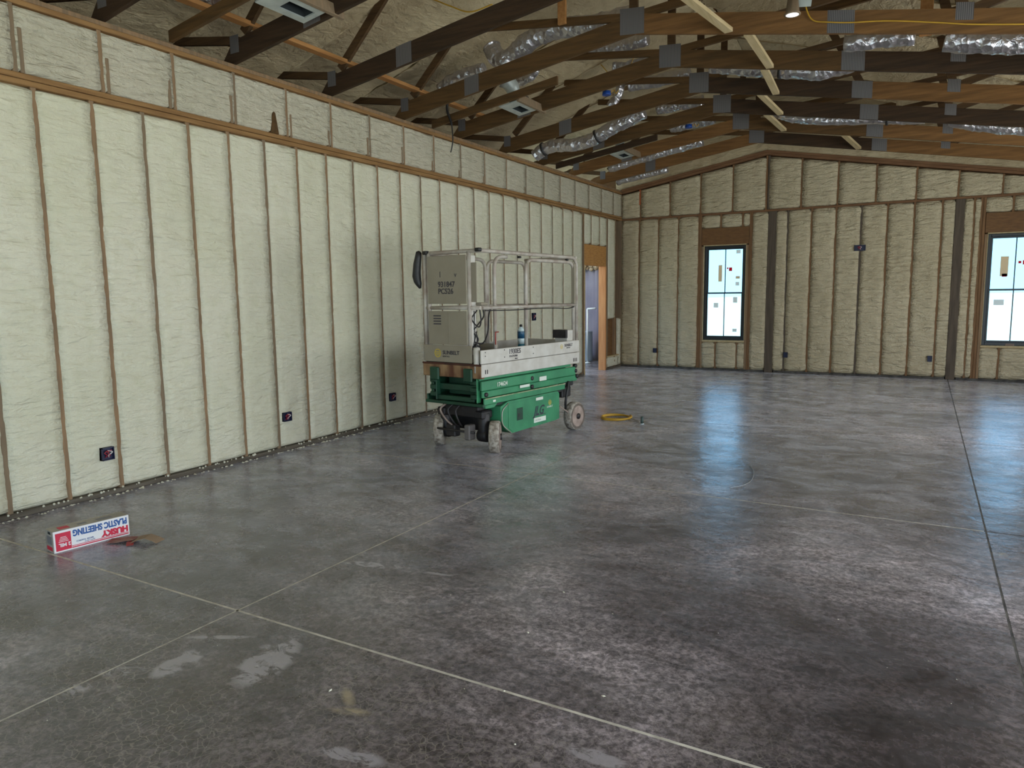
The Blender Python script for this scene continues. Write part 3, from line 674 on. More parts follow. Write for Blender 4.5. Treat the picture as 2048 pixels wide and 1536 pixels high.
DU = [
 ([(.05, 4.36, 4.02), (.3, 4.36, 4.07), (.55, 4.36, 4.12), (.85, 4.36, 4.2)], .085, 'crumpled foil duct at the upper left, nearest the camera', None),
 ([(.95, 7.55, 4.40), (1.00, 7.55, 4.30), (1.12, 7.55, 4.22), (1.36, 7.55, 4.33), (1.65, 7.55, 4.43), (1.95, 7.55, 4.43), (2.3, 7.55, 4.40), (2.7, 7.55, 4.42)], .105, 'foil duct making a deep V loop left of the largest ridge plate', None),
 ([(1.9, 6.2, 4.45), (2.25, 6.2, 4.38), (2.6, 6.2, 4.42)], .06, 'dim foil duct behind the pale hanging board', None),
 ([(.16, 7.62, 4.06), (.36, 7.62, 4.13), (.58, 7.62, 4.18), (.80, 7.62, 4.19)], .075, 'long dull foil duct lying along the truss behind the one with the cable', None),
 ([(1.6, 8.85, 4.60), (2.02, 8.85, 4.58), (2.4, 8.85, 4.60)], .08, 'foil duct high up behind the web left of the largest ridge plate', None),
 ([(1.9, 9.0, 4.38), (2.1, 9.0, 4.37), (2.4, 9.0, 4.40)], .065, 'short foil duct left of the second ridge plate', None),
 ([(1.62, 10.0, 4.50), (1.56, 10.0, 4.32), (1.44, 10.0, 4.18)], .06, 'slim hanging foil duct in the fourth gap, left of the ridge', None),
 ([(1.75, 9.95, 4.42), (2.0, 9.95, 4.41), (2.32, 9.95, 4.42), (2.6, 9.95, 4.45)], .085, 'shiny foil duct under the ridge in the fifth gap', None),
 ([(.12, 10.2, 3.66), (.26, 10.2, 3.74), (.46, 10.2, 3.78), (.80, 10.2, 3.76), (1.08, 10.2, 3.80), (1.32, 10.2, 3.90), (1.59, 10.2, 3.99), (1.88, 10.2, 4.09)], .095, 'silver duct dipping beside the far end of the left wall and rising to the ridge', [.16, .62]),
 ([(1.71, 11.3, 4.38), (2.03, 11.3, 4.40), (2.42, 11.3, 4.40)], .085, 'bright foil duct just under the ridge, far side', None),
 ([(1.55, 12.5, 4.33), (1.93, 12.5, 4.36), (2.3, 12.5, 4.39)], .075, 'small bright piece of foil duct near the far ridge', None),
 ([(.40, 12.55, 3.78), (.89, 12.55, 3.87), (1.53, 12.55, 3.98), (2.09, 12.55, 4.06)], .075, 'crumpled foil duct along the second last truss', None),
 ([(.1, 13.7, 3.71), (.37, 13.7, 3.75), (1.12, 13.7, 3.86)], .065, 'foil duct between the last truss and the back wall', None),
 ([(3.15, 8.95, 4.20), (3.6, 8.95, 4.09), (4.04, 8.95, 4.00), (4.36, 8.95, 3.94), (4.75, 8.95, 3.97)], .085, 'foil duct sagging below the trusses right of the ridge, crossed by a pale board', [.45]),
 ([(3.47, 11.3, 4.09), (3.82, 11.3, 3.97), (4.15, 11.3, 3.91), (4.6, 11.3, 3.86), (5.08, 11.3, 3.80), (5.38, 11.3, 3.78)], .07, 'long thin foil duct sagging in the far trusses right of the ridge', [.74]),
 ([(5.66, 11.3, 3.72), (5.94, 11.3, 3.63), (6.27, 11.3, 3.55), (6.53, 11.3, 3.50)], .085, 'foil duct at the right edge above the second window', None),
 ([(4.72, 7.65, 3.80), (5.02, 7.65, 3.79), (5.30, 7.65, 3.77)], .075, 'crumpled foil duct left of the tan support board', None),
 ([(5.53, 7.65, 3.69), (5.76, 7.65, 3.64), (6.15, 7.65, 3.57), (6.7, 7.65, 3.52)], .095, 'big smooth foil duct at the right edge under the cable truss', None),
 ([(.93, 8.22, 4.16), (1.1, 8.2, 4.19), (1.22, 8.18, 4.28)], .05, 'short crumpled foil duct rising behind the second vent boot', None)]
for q_, (p_, r_, l_, st_) in enumerate(DU): duct(p_, r_, l_, q_+1, strap=st_)
o = MB().cbox((5.33, 7.5, 3.72), (5.43, 7.54, 4.4)).cbox((5.45, 7.5, 3.72), (5.50, 7.54, 3.9)).build('support_board', M_RUN)
o['label'] = 'tan upright board holding two foil ducts at the right, behind the cable truss'; o['category'] = 'board'

# cables, lamp, electrical boxes in the trusses
def cable(pts, r, m, name, lab, cat, n=8, group=None):
    o = MB().tube(spline(pts, 8), r, n).build(name, m); o['label'] = lab; o['category'] = cat
    if group: o['group'] = group
    return o
cable([(4.44, 7.045, 4.3), (4.455, 7.045, 4.046), (4.475, 7.045, 3.94), (4.53, 7.045, 3.86), (4.65, 7.045, 3.825), (4.82, 7.045, 3.79), (5.12, 7.045, 3.747), (5.49, 7.045, 3.663), (5.76, 7.045, 3.60), (6.5, 7.045, 3.47), (7.4, 7.045, 3.33)], .006, M_YEL, 'power_cable', 'yellow electric cable curving down and running along the right half of a truss', 'cable')
cable([(.7, 6.5, 4.66), (.9, 6.5, 4.58), (1.09, 6.5, 4.485), (1.33, 6.5, 4.38), (1.6, 6.5, 4.40)], .007, M_YEL, 'power_cable', 'yellow electric cable hanging under the roof foam left of the ridge', 'cable')
cable([(2.3, 8.72, 4.45), (2.2, 8.70, 4.25), (2.0, 8.70, 4.2), (1.85, 8.68, 4.35)], .005, M_YEL, 'power_cable', 'thin yellow cable looping beside the blue box', 'cable')
cable([(.30, 7.6, 3.92), (.27, 7.6, 3.80), (.33, 7.6, 3.62), (.345, 7.6, 3.45), (.335, 7.6, 3.36), (.31, 7.6, 3.28)], [.016]*17+[.008]*24, M_BLACK, 'hanging_strap', 'black strap hanging from a truss beside the left wall', 'strap', 8)
for (x, y, z, lab) in ((1.90, 8.75, 3.99, 'round blue electrical box in the trusses left of the ridge'), (2.15, 11.5, 4.08, 'small far blue electrical box left of the ridge')):
    t = empty('ceiling_box', (x, y, z), label=lab, category='electrical box')
    MB().lathe([(.052, 0), (.055, .008), (.05, .05), (.0, .055)], n=20).build('box_body', M_BLUE, t)
    MB().tube(spline([(.05, .01, .03), (.10, 0, .05), (.13, -.02, .0), (.16, 0, .04)], 5), .005, 6).build('wire', M_YEL, t)
t = empty('ceiling_light', (4.455, 6.4, 3.722), label='small round recessed light with lit white face hanging in the trusses', category='light')
MB().lathe([(.052, -.002), (.062, -.004), (.064, .004), (.052, .02), (.040, .12), (.0, .125)], n=28).build('housing', M_STUDG, t)
M_LIT = bpy.data.materials.new('lit_diffuser'); M_LIT.use_nodes = True
_b = M_LIT.node_tree.nodes['Principled BSDF']; _b.inputs['Emission Color'].default_value = (1, 1, .96, 1); _b.inputs['Emission Strength'].default_value = 1.1
MB().lathe([(.050, -.003), (.0, -.004)], n=28).build('diffuser', M_LIT, t)
MB().beam((.12, .02, .35), (.08, .05, -.02+.08), .10, .004, (0, 1, 0)).build('hanger_strap', M_SHEET, t)
MB().tube([(.0, 0, .16), (.02, 0, .45)], .006, 6).build('supply_cable', M_WIREW, t)

# ------------------------------------------------------------------ windows
M_BLK = mat('black_window_frame', srgb(34, 38, 40), .4)
M_GLASS = bpy.data.materials.new('window_glass'); M_GLASS.use_nodes = True
def _glass():
    n = M_GLASS.node_tree; n.nodes.clear(); o = n.nodes.new('ShaderNodeOutputMaterial')
    tr = n.nodes.new('ShaderNodeBsdfTransparent'); gl = n.nodes.new('ShaderNodeBsdfGlossy'); mx = n.nodes.new('ShaderNodeMixShader')
    tr.inputs[0].default_value = (.80, .92, .96, 1); gl.inputs['Roughness'].default_value = .02; mx.inputs[0].default_value = .05
    n.links.new(tr.outputs[0], mx.inputs[1]); n.links.new(gl.outputs[0], mx.inputs[2]); n.links.new(mx.outputs[0], o.inputs[0])
_glass()
def paper(name, c):
    m = bpy.data.materials.new(name); m.use_nodes = True; n = m.node_tree; n.nodes.clear(); o = n.nodes.new('ShaderNodeOutputMaterial')
    d = n.nodes.new('ShaderNodeBsdfDiffuse'); t_ = n.nodes.new('ShaderNodeBsdfTranslucent'); mx = n.nodes.new('ShaderNodeMixShader'); mx.inputs[0].default_value = .8
    d.inputs[0].default_value = c; t_.inputs[0].default_value = c
    n.links.new(d.outputs[0], mx.inputs[1]); n.links.new(t_.outputs[0], mx.inputs[2]); n.links.new(mx.outputs[0], o.inputs[0]); return m
M_STK = paper('paper_sticker', srgb(232, 212, 200)); M_STKR = paper('red_print', srgb(220, 70, 80)); M_STKT = paper('tan_label', srgb(226, 190, 160))
for idx, (a, b_) in enumerate(WX):
    lab = ('narrow black framed double-hung window in the back wall, left of the tall grey post', 'black framed double-hung window at the right edge of the view')[idx]
    t = empty('window_%d' % (idx+1), ((a+b_)/2, YB+.075, WZ0), kind='structure')
    wd = (b_-a)/2; H = WZ1-WZ0; mid = 1.505-WZ0
    fr = MB()
    fr.cbox((-wd, -.045, 0), (-wd+.045, .045, H)).cbox((wd-.045, -.045, 0), (wd, .045, H)).cbox((-wd+.045, -.045, H-.045), (wd-.045, .045, H)).cbox((-wd+.045, -.045, 0), (wd-.045, .045, .05))
    fr.build('window_frame', M_BLK, t)
    for nm, z0, z1, yo in (('upper_sash', mid-.01, H-.045, .012), ('lower_sash', .05, mid+.02, -.018)):
        s_ = MB(); e = .028
        s_.cbox((-wd+.045, yo-.012, z0), (-wd+.045+e, yo+.012, z1)).cbox((wd-.045-e, yo-.012, z0), (wd-.045, yo+.012, z1))
        s_.cbox((-wd+.045+e, yo-.012, z0), (wd-.045-e, yo+.012, z0+e)).cbox((-wd+.045+e, yo-.012, z1-e), (wd-.045-e, yo+.012, z1))
        sa = s_.build(nm, M_BLK, t)
        MB().box((-wd+.045+e, yo-.003, z0+e), (wd-.045-e, yo+.003, z1-e)).build('glass_pane', M_GLASS, sa)
        MB().box((-.008, yo-.008, z0+e), (.008, yo+.008, z1-e)).build('muntin', M_BLK, sa)
    def stick(x0, x1, z0, z1, m, y=-.032): MB().box((x0, y-.001, z0), (x1, y, z1)).build('sticker', m, t)
    yu_ = .004
    if idx == 0:
        stick(-.13, -.06, 1.13, 1.45, M_STKT, yu_); stick(.03, .06, 1.37, 1.40, M_STKR, yu_); stick(.07, .13, 1.33, 1.40, M_STKR, yu_); stick(.20, .28, 1.66, 1.73, M_STK, yu_)
        stick(.20, .27, 1.05, 1.12, M_STK, yu_); stick(.20, .28, 1.18, 1.23, M_STKT, yu_)
        stick(-.20, -.11, .63, .72, M_STK); stick(.17, .25, .72, .83, M_STK); stick(.17, .25, .16, .22, M_STK)
    else:
        stick(-.20, -.09, 1.13, 1.45, M_STKT, yu_); stick(-.17, -.1, 1.12, 1.17, M_STKR, yu_); stick(.04, .08, 1.33, 1.37, M_STKR, yu_); stick(.10, .17, 1.31, 1.38, M_STKR, yu_)
        stick(-.26, -.12, .66, .75, M_STK); stick(.2, .3, .15, .25, M_STK)
        MB().cbox((-.06, -.055, -.004), (.06, -.03, .03)).build('sash_lock', M_STK, t)
        for xx in (.22,): pass

# ------------------------------------------------------------------ outlet boxes
def outlet(origin, right_, nrm, lab, wd=.09, ht=.095, wires=True):
    n_ = Vector(nrm); r0 = Vector(right_); u0 = Vector((0, 0, 1)); o = Vector(origin)
    t = empty('outlet_box', o, label=lab, category='outlet box', group='electrical boxes set in the foam walls')
    def B(x0, x1, z0, z1, d0, d1, nm, m):
        mb = MB().box((x0, d0, z0), (x1, d1, z1)); mb.v = [tuple(r0*v[0]+n_*v[1]+u0*v[2]) for v in mb.v]; return mb.build(nm, m, t)
    e = .006; h = wd/2; k = ht/2
    mb = MB()
    mb.box((-h, -.01, -k), (-h+e, .034, k)).box((h-e, -.01, -k), (h, .034, k)).box((-h, -.01, -k), (h, .034, -k+e)).box((-h, -.01, k-e), (h, .034, k)).box((-h, -.01, -k), (h, .014, k))
    mb.v = [tuple(r0*v[0]+n_*v[1]+u0*v[2]) for v in mb.v]; mb.build('box_shell', M_NAVY, t)
    if wires:
        for q, (m_, x0, s_) in enumerate(((M_WIRER, -.02, 1), (M_WIREW, .012, -1), (M_WIRER, .004, 1))):
            pts = [(x0, .012, -.03), (x0+.01*s_, .03, -.01), (x0-.015*s_, .040, .012), (x0+.02*s_, .034, .028)]
            mb = MB().tube([r0*p.x+n_*p.y+u0*p.z for p in spline(pts, 4)], .0045, 6); mb.build('wire', m_, t)
    return t
X_ = (0, 1, 0)
outlet((0.004, 3.20, .335), X_, (1, 0, 0), 'dark electrical box with red wires nearest the camera, low on the left wall', .095, .10)
outlet((0.004, 5.03, .345), X_, (1, 0, 0), 'dark electrical box with red wires, second along the left wall', .10, .09)
outlet((0.004, 6.68, .33), X_, (1, 0, 0), 'dark electrical box low on the left wall just before the lift')
outlet((0.004, 10.30, 1.17), X_, (1, 0, 0), 'electrical box at rail height on the left wall seen through the lift', .09, .12)
outlet((4.458, YB-.004, 2.27), (1, 0, 0), (0, -1, 0), 'wide dark electrical box high in the middle of the back wall', .18, .10)
outlet((.745, YB-.004, .36), (1, 0, 0), (0, -1, 0), 'small dark electrical box low on the back wall near the left corner', .07, .09, False)
outlet((3.28, YB-.004, .345), (1, 0, 0), (0, -1, 0), 'small dark electrical box low on the back wall just right of the first grey post', .07, .10, False)
outlet((5.62, YB-.004, .35), (1, 0, 0), (0, -1, 0), 'small dark electrical box low on the back wall left of the second grey post', .07, .10, False)

# ------------------------------------------------------------------ next room seen through the doorway
M_LILAC = mat('hanging_plastic_sheet', srgb(150, 146, 158), .5, var=srgb(128, 124, 140), scale=1.4, bump=.3, bscale=4)
M_FUZZ = mat('loose_fibre', srgb(208, 190, 158), .95, var=srgb(170, 148, 116), scale=30, bump=1, bscale=40)
MB().box((-3.2, 11.0, -.12), (-.16, 16.4, -.002)).build('floor_next_room', M_FLOOR, kind='structure')
MB().box((-3.2, 11.0, 0), (-3.1, 16.4, 3.42)).box((-3.1, 16.3, 0), (.3, 16.4, 3.42)).box((.2, YB+.16, 0), (.3, 16.3, 3.42)).box((-3.1, YB+.3, 3.42), (.3, 16.4, 3.5)).build('wall_next_room', M_FOAM, kind='structure')
U, V = np.meshgrid(np.linspace(-2.2, -.2, 60), np.linspace(0, 1, 16))
sh = link('plastic_sheet', grid_mesh('sheet', (U, V*2.35, .03*np.sin(U*14+V)+.02*np.sin(U*31)), lambda U, Z, D: (U, 15.45+D, Z+.005)), M_LILAC)
sh.modifiers.new('s', 'SOLIDIFY').thickness = .003
sh['label'] = 'greyish lilac plastic sheet hanging beyond the doorway'; sh['category'] = 'plastic sheet'
fz = MB(); rr = random.Random(4)
for k in range(90):
    x = rr.uniform(-1.7, -.4); z = 2.30+rr.uniform(-.22, .16)*(1 if rr.random() < .7 else .4); y = 15.36+rr.uniform(-.05, .05)
    fz.lathe([(0, -.06), (.045, -.03), (.06, 0), (.04, .04), (0, .06)], (x, y, z), n=7)
fz.build('loose_fibre', M_FUZZ, sh, kind='stuff')
M_PVC = mat('white_pipe', srgb(214, 222, 222), .35)
t = empty('pipe_stand', (-.93, 14.60, 0), label='slim white upright pipe frame standing beyond the doorway', category='pipe')
MB().tube([(0, 0, .0), (0, 0, 1.20)], .020, 12).build('upright', M_PVC, t)
MB().tube([(-.0, 0, 1.20), (.20, 0, 1.21)], .020, 12).build('crossbar', M_PVC, t)
MB().lathe([(.07, 0), (.07, .02), (.03, .03), (.0, .03)], n=16).build('foot', M_PVC, t)
t = empty('round_duct', (-1.14, 15.05, 0), label='grey blue round duct section standing behind the white pipe', category='duct')
MB().lathe([(.13, 0), (.135, .02), (.13, .04), (.13, .66), (.135, .68), (.12, .69)], n=28).build('duct_shell', mat('blue_grey_metal', srgb(140, 150, 164), .4, .3), t)

# ------------------------------------------------------------------ scissor lift
LT = .1221
lift = empty('scissor_lift', (1.903, 5.73, 0), label='green and white scissor lift parked near the left wall', category='lift')
# local frame: +x to the machine's right side, +y towards its rear; front right corner at the origin
lift.rotation_euler = (0, 0, -LT)
M_GRN = mat('green_paint', srgb(62, 142, 98), .42, var=srgb(52, 124, 86), scale=5, bump=.03)
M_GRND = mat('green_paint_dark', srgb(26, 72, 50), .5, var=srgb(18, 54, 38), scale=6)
M_WHT = mat('white_paint', srgb(206, 202, 194), .45, var=srgb(190, 184, 174), scale=7, bump=.04)
M_RAILP = mat('rail_paint', srgb(190, 184, 174), .45, var=srgb(160, 146, 134), scale=9)
M_PANEL = mat('panel_shade_grey', srgb(152, 143, 126), .6, var=srgb(142, 133, 116), scale=3)  # front panels are white; their shade is put into this grey
M_RUST = mat('rusty_tan_paint', srgb(168, 136, 98), .7, var=srgb(92, 54, 34), scale=9, stretch=(1, 1, .35), bump=.2, detail=8)
M_RUSTD = mat('rust_dark', srgb(84, 46, 32), .8, var=srgb(60, 34, 26), scale=14)
M_TYRE = mat('dusty_tyre', srgb(186, 178, 166), .85, var=srgb(120, 110, 98), scale=26, bump=.6, bscale=40)
M_TYRED = mat('tyre_side', srgb(120, 108, 98), .8, var=srgb(92, 82, 74), scale=16)
M_RIM = mat('wheel_rim', srgb(176, 156, 144), .6, var=srgb(140, 122, 112), scale=14)
M_STEEL = mat('dark_steel', srgb(36, 34, 36), .5, .2, var=srgb(52, 48, 48), scale=12)
M_INK = mat('dark_print', srgb(64, 60, 66), .6)
M_WPR = mat('white_print', srgb(220, 226, 214), .6)
M_SUNY = mat('yellow_print', srgb(204, 178, 60), .6)
WD = .744
def LP(mb, nm, m, par=None, **k): return mb.build(nm, m, par or lift, **k)
# platform skirts (toe boards)
sk = LP(MB().cbox((-.018, -.03, .876), (0, 1.73, 1.008)), 'side_skirt', M_WHT)
LP(MB().cbox((-.014, -.03, .748), (.002, 1.73, .872)), 'side_skirt', M_WHT)
LP(MB().cbox((-WD, -.03, .80), (-WD+.018, 1.73, 1.008)), 'side_skirt', M_WHT)
LP(MB().cbox((-WD+.018, 1.71, .75), (-.018, 1.73, 1.008)), 'rear_skirt', M_WHT)
fp = LP(MB().cbox((-WD, -.03, .878), (-.12, -.012, 1.045)), 'front_skirt', M_PANEL)
LP(MB().box((-WD+.02, -.01, .862), (-.02, 1.71, .885)), 'platform_deck', M_STEEL)
LP(MB().lathe([(.032, .79), (.032, 1.03), (.0, 1.032)], (-.075, -.005, 0), n=18), 'corner_tube', M_WHT)
rb = LP(MB().cbox((-WD-.01, -.035, .735), (-.0, .02, .862), .008), 'front_beam', M_RUST)
for x0, x1 in ((-WD+.10, -WD+.22), (-.21, -.10)):
    LP(MB().cbox((x0, -.06, .70), (x1, -.034, .83), .01), 'roller_bracket', M_GRND)
LP(MB().cbox((-WD-.012, -.04, .855), (.0, -.028, .874)), 'beam_lip', M_RUSTD)
# guard rails
rad = .019
def rail(pts, r=rad, nm='guard_rail', m=M_RAILP): return LP(MB().tube(pts, r, 10), nm, m)
def bend(pts, rr_=.09, n=6):
    """round the corners of a polyline"""
    P = [Vector(p) for p in pts]; out = [P[0]]
    for i in range(1, len(P)-1):
        a = (P[i-1]-P[i]).normalized()*rr_; b = (P[i+1]-P[i]).normalized()*rr_
        for k in range(n+1):
            t = k/n; out.append(P[i]+a*(1-t)**2+b*t**2)
    out.append(P[-1]); return out
zt, zm = 1.925, 1.405; xr, xl = -.02, -WD+.02
rail(bend([(xr, 1.70, 1.0), (xr, 1.70, zt), (xr, 0.0, zt+.012), (xl, .0, zt+.012), (xl, .95, zt-.02), (xl, .95, .98)], .11))
rail(bend([(xr-.03, .25, .98), (xr-.03, .25, zt-.035), (xr-.03, .45, zt-.03)], .12))
rail(bend([(xr-.012, .745, .98), (xr-.012, .745, zt-.05), (xr-.012, 1.655, zt-.05), (xr-.012, 1.655, .98)], .11), .019)
rail(bend([(xl, .98, .98), (xl, .98, zt-.03), (xl, 1.70, zt-.03), (xl, 1.70, .98)], .11))
rail([(xr, .02, zm), (xr, 1.70, zm)], .017); rail([(xl, .02, zm), (xl, 1.70, zm)], .017); rail([(xl, 0, zm), (xr, 0, zm)], .017)
rail(bend([(xl, 1.70, zm), (xr, 1.70, zm)], .05), .017); rail([(xl, 1.70, zt), (xr, 1.70, zt)], .017)
for x, y in ((-.155, -.002), (xl, .0), (xl+.055, -.0)): rail([(x, y, .98), (x, y, zt+.01)], .021, 'rail_post')
LP(MB().cbox((-.045, 1.632, 1.42), (.0, 1.66, 1.86)), 'rail_gusset', M_PANEL)
LP(MB().cbox((-.05, .748, 1.60), (-.012, .775, 1.86)), 'rail_gusset', M_PANEL)
LP(MB().cbox((-.14, .004, 1.46), (-.07, .012, 1.83)), 'rail_gusset', M_PANEL)
for y in (.62, 1.5): LP(MB().cbox((xr-.02, y-.012, zt-.04), (xr+.02, y+.012, zt-.018)), 'rail_pin', M_BLACK)
for p in ((-.02, -.03, zt+.03), (xl+.03, -.02, zt+.03)): LP(MB().cbox((p[0]-.03, p[1]-.02, p[2]-.03), (p[0]+.03, p[1]+.03, p[2]+.005), .008), 'rail_cap', M_BLACK)
# white boards on the front rail
pu = LP(MB().cbox((-.665, -.026, 1.445), (-.172, -.016, 1.905)), 'front_board', M_PANEL)
pl = LP(MB().cbox((-.665, -.026, 1.05), (-.172, -.016, 1.375)), 'front_board', M_PANEL)
LP(MB().box((-.405, -.029, 1.06), (-.395, -.026, 1.37)), 'board_rib', M_PANEL)
LP(MB().cbox((-.168, -.01, 1.04), (-.15, .09, 1.90)), 'board_return', M_WHT)
fr_ = lambda x, z, y=-.0275: frame((x, y, z), (1, 0, 0), (0, 0, 1))
text('931847', .072, fr_(-.53, 1.608), M_INK, pu, bold=.0015); text('PC526', .072, fr_(-.53, 1.542), M_INK, pu, bold=.0015)
text('1', .08, fr_(-.52, 1.70), M_INK, pu); text('v', .07, fr_(-.32, 1.70), M_INK, pu)
for q in range(4): MB().box((-.60, -.0275, 1.245+q*.026), (-.50, -.0268, 1.257+q*.026)).build('notice_line', M_INK, pl)
def sunlogo(x, z, sc, par, fm, fy=None):
    ring = MB()
    for k in range(20):
        a0, a1 = 2*math.pi*k/20, 2*math.pi*(k+1)/20
        ring.add([(.40*math.cos(a0), .40*math.sin(a0), 0), (.5*math.cos(a0), .5*math.sin(a0), 0), (.5*math.cos(a1), .5*math.sin(a1), 0), (.4*math.cos(a1), .4*math.sin(a1), 0)], [(0, 1, 2, 3)])
    for zz in (-.25, -.08, .09): ring.add([(-.36, zz, 0), (.36, zz, 0), (.36, zz+.08, 0), (-.36, zz+.08, 0)], [(0, 1, 2, 3)])
    mw = fm(x, z) @ Matrix.Scale(sc, 4); ring.v = [tuple(mw @ Vector(v)) for v in ring.v]; ring.build('sun_emblem', M_SUNY, par, fix=False)
frf = lambda x, z: frame((x, -.0315, z), (1, 0, 0), (0, 0, 1))
sunlogo(-.55, .965, .085, fp, frf); text('SUNBELT', .052, frf(-.485, .956), M_INK, fp, bold=.0012); text('RENTALS', .022, frf(-.485, .928), M_INK, fp)
sf = lambda y, z, x=.0012: frame((x, y, z), (0, 1, 0), (0, 0, 1))
text('1930ES', .068, sf(.40, .945), M_INK, sk, bold=.0012); 
text('PLATFORM', .027, sf(.41, .912), M_INK, sk, bold=.0006); text('MAX', .022, sf(.50, .885), M_INK, sk)
sunlogo(1.36, .955, .05, sk, lambda y, z: sf(y, z)); text('SUNBELT', .040, sf(1.42, .952), M_INK, sk, bold=.0008); text('RENTALS', .018, sf(1.46, .93), M_INK, sk)
for y, z in ((.02, .80), (.05, .80), (1.60, .79), (1.63, .79), (1.66, .79)): LP(MB().box((.0022, y, z-.02), (.0032, y+.014, z+.02)), 'skirt_mark', M_BLACK)
for y, z in ((.03, .985), (.03, .95), (.33, .99), (.33, .92), (.82, .985), (.82, .92)): LP(MB().lathe([(.006, 0), (.005, .003), (0, .004)], (0, y, z), 'x', 8), 'bolt', M_STEEL)
# folded scissor stack
def ibar(z0, z1, y0, y1, x, m=M_GRN, nm='scissor_arm'):
    mb = MB().cbox((x-.028, y0, z0), (x, y1, z1), .006); return LP(mb, nm, m)
ibar(.715, .748, -.02, 1.60, -.03)
b1 = ibar(.618, .712, -.02, 1.66, -.004)
ibar(.548, .614, .0, 1.70, -.012)
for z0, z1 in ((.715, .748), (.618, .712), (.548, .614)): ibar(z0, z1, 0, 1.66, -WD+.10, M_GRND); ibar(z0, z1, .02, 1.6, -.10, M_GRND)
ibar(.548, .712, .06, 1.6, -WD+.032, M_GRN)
for y, z in ((.80, .664), (1.66, .664), (1.66, .72), (1.69, .60), (.04, .58), (.80, .575)):
    LP(MB().lathe([(.022, -.03), (.022, .004), (.014, .008), (0, .008)], (.0, y, z), 'x', 14), 'pivot_pin', M_STEEL)
# front end cross tubes and dark recess
for z0, z1, y in ((.60, .66, .03), (.50, .545, .0)):
    LP(MB().cbox((-WD+.12, y, z0), (-.12, y+.05, z1)), 'cross_tube', M_GRND)
LP(MB().cbox((-WD+.20, .12, .55), (-.20, .16, .72)), 'cylinder_housing', M_GRND)
for x in (-WD+.06, -.16):
    for z in (.53, .60, .67):
        LP(MB().cbox((x, -.015, z), (x+.075, .03, z+.045), .006), 'arm_end', M_GRND)
    LP(MB().cbox((x+.08, -.02, .50), (x+.095, .04, .735)), 'end_plate', M_GRN if x > -.3 else M_GRND)
# base frame
bs = LP(MB().cbox((-.012, .0, .482), (.006, 1.42, .546), .004), 'base_rail', M_GRN)
LP(MB().cbox((.004, .01, .536), (.012, 1.42, .548), .002), 'rail_lip', mat('worn_cream_edge', srgb(170, 172, 136), .6, var=srgb(110, 140, 100), scale=14))
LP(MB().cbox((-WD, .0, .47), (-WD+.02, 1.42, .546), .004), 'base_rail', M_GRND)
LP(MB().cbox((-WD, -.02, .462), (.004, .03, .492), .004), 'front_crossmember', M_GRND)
LP(MB().prism([(.0, .48), (.20, .48), (.15, .448), (.02, .448)], 'x', -.02, .004), 'rail_gusset', M_GRN)
LP(MB().box((-WD+.02, .03, .455), (-.02, 1.42, .475)), 'base_deck', M_STEEL)
# side pods
pod = LP(MB().prism([(.24, .44), (.36, .478), (1.26, .478), (1.29, .45), (1.29, .175), (1.22, .165), (.42, .150), (.33, .19), (.24, .30)], 'x', -.16, .012), 'side_pod', M_GRN)
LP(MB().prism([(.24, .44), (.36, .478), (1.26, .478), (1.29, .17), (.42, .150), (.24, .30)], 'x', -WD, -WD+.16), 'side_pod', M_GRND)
LP(MB().prism([(.36, .455), (1.27, .455), (1.27, .18), (.43, .165), (.36, .21)], 'x', .012, .016), 'pod_door', M_GRN)
LP(MB().cbox((.016, .50, .265), (.022, .60, .39), .004), 'handle_recess', M_GRND)
LP(MB().box((.0222, .515, .30), (.024, .545, .335)), 'latch_hole', M_BLACK)
LP(MB().tube(bend([(.02, .36, .46), (.02, .25, .40), (.02, .25, .26), (.02, .40, .155)], .05), .005, 6), 'guard_wire', M_RAILP)
pf = lambda y, z: sf(y, z, .0168)
text('JLG', .13, pf(.80, .275), mat('jlg_print', srgb(46, 50, 62), .5), pod, bold=.003, shear=.35, sx_=.92)
LP(MB().box((.0163, .80, .265), (.0168, 1.02, .272)), 'stripe', M_INK)
sunlogo(1.10, .375, .055, pod, lambda y, z: pf(y, z)); text('SUNBELT', .028, pf(1.04, .322), M_WPR, pod)
LP(MB().box((.016, .80, .195), (.0175, 1.02, .245)), 'decal', M_WPR); LP(MB().box((.016, .84, .425), (.0175, .97, .455)), 'decal', M_WPR)
text('CAUTION', .024, pf(.815, .21), M_INK, pod)
text('174624', .058, sf(.20, .642, .0), M_WPR, b1, bold=.001)
for y0, y1, z0, z1 in ((.58, .75, .585, .612), (.93, 1.06, .62, .665)): LP(MB().box((.0, y0, z0), (.0015, y1, z1)), 'decal', M_WPR)
LP(MB().box((.0, .13, .50), (.0085, .17, .52)), 'decal', M_WPR)
# rear end
LP(MB().cbox((-WD+.04, 1.42, .38), (-.03, 1.60, .50), .01), 'rear_crossmember', M_STEEL)
LP(MB().cbox((-.10, 1.43, .505), (-.01, 1.62, .56), .008), 'rear_stop', M_BLACK)
LP(MB().tube(spline([(.0, 1.50, .56), (.01, 1.46, .46), (.0, 1.44, .34), (-.02, 1.47, .25)], 6), .014, 8), 'hydraulic_hose', M_BLACK)
LP(MB().tube([(.0, 1.32, .30), (.03, 1.48, .20)], .008, 8), 'tie_rod', M_RIM)
LP(MB().cbox((-.32, .30, .16), (-.14, 1.25, .45), .01), 'chassis', M_STEEL)
LP(MB().cbox((-WD+.14, .30, .16), (-.30, 1.25, .45), .01), 'chassis', M_STEEL)
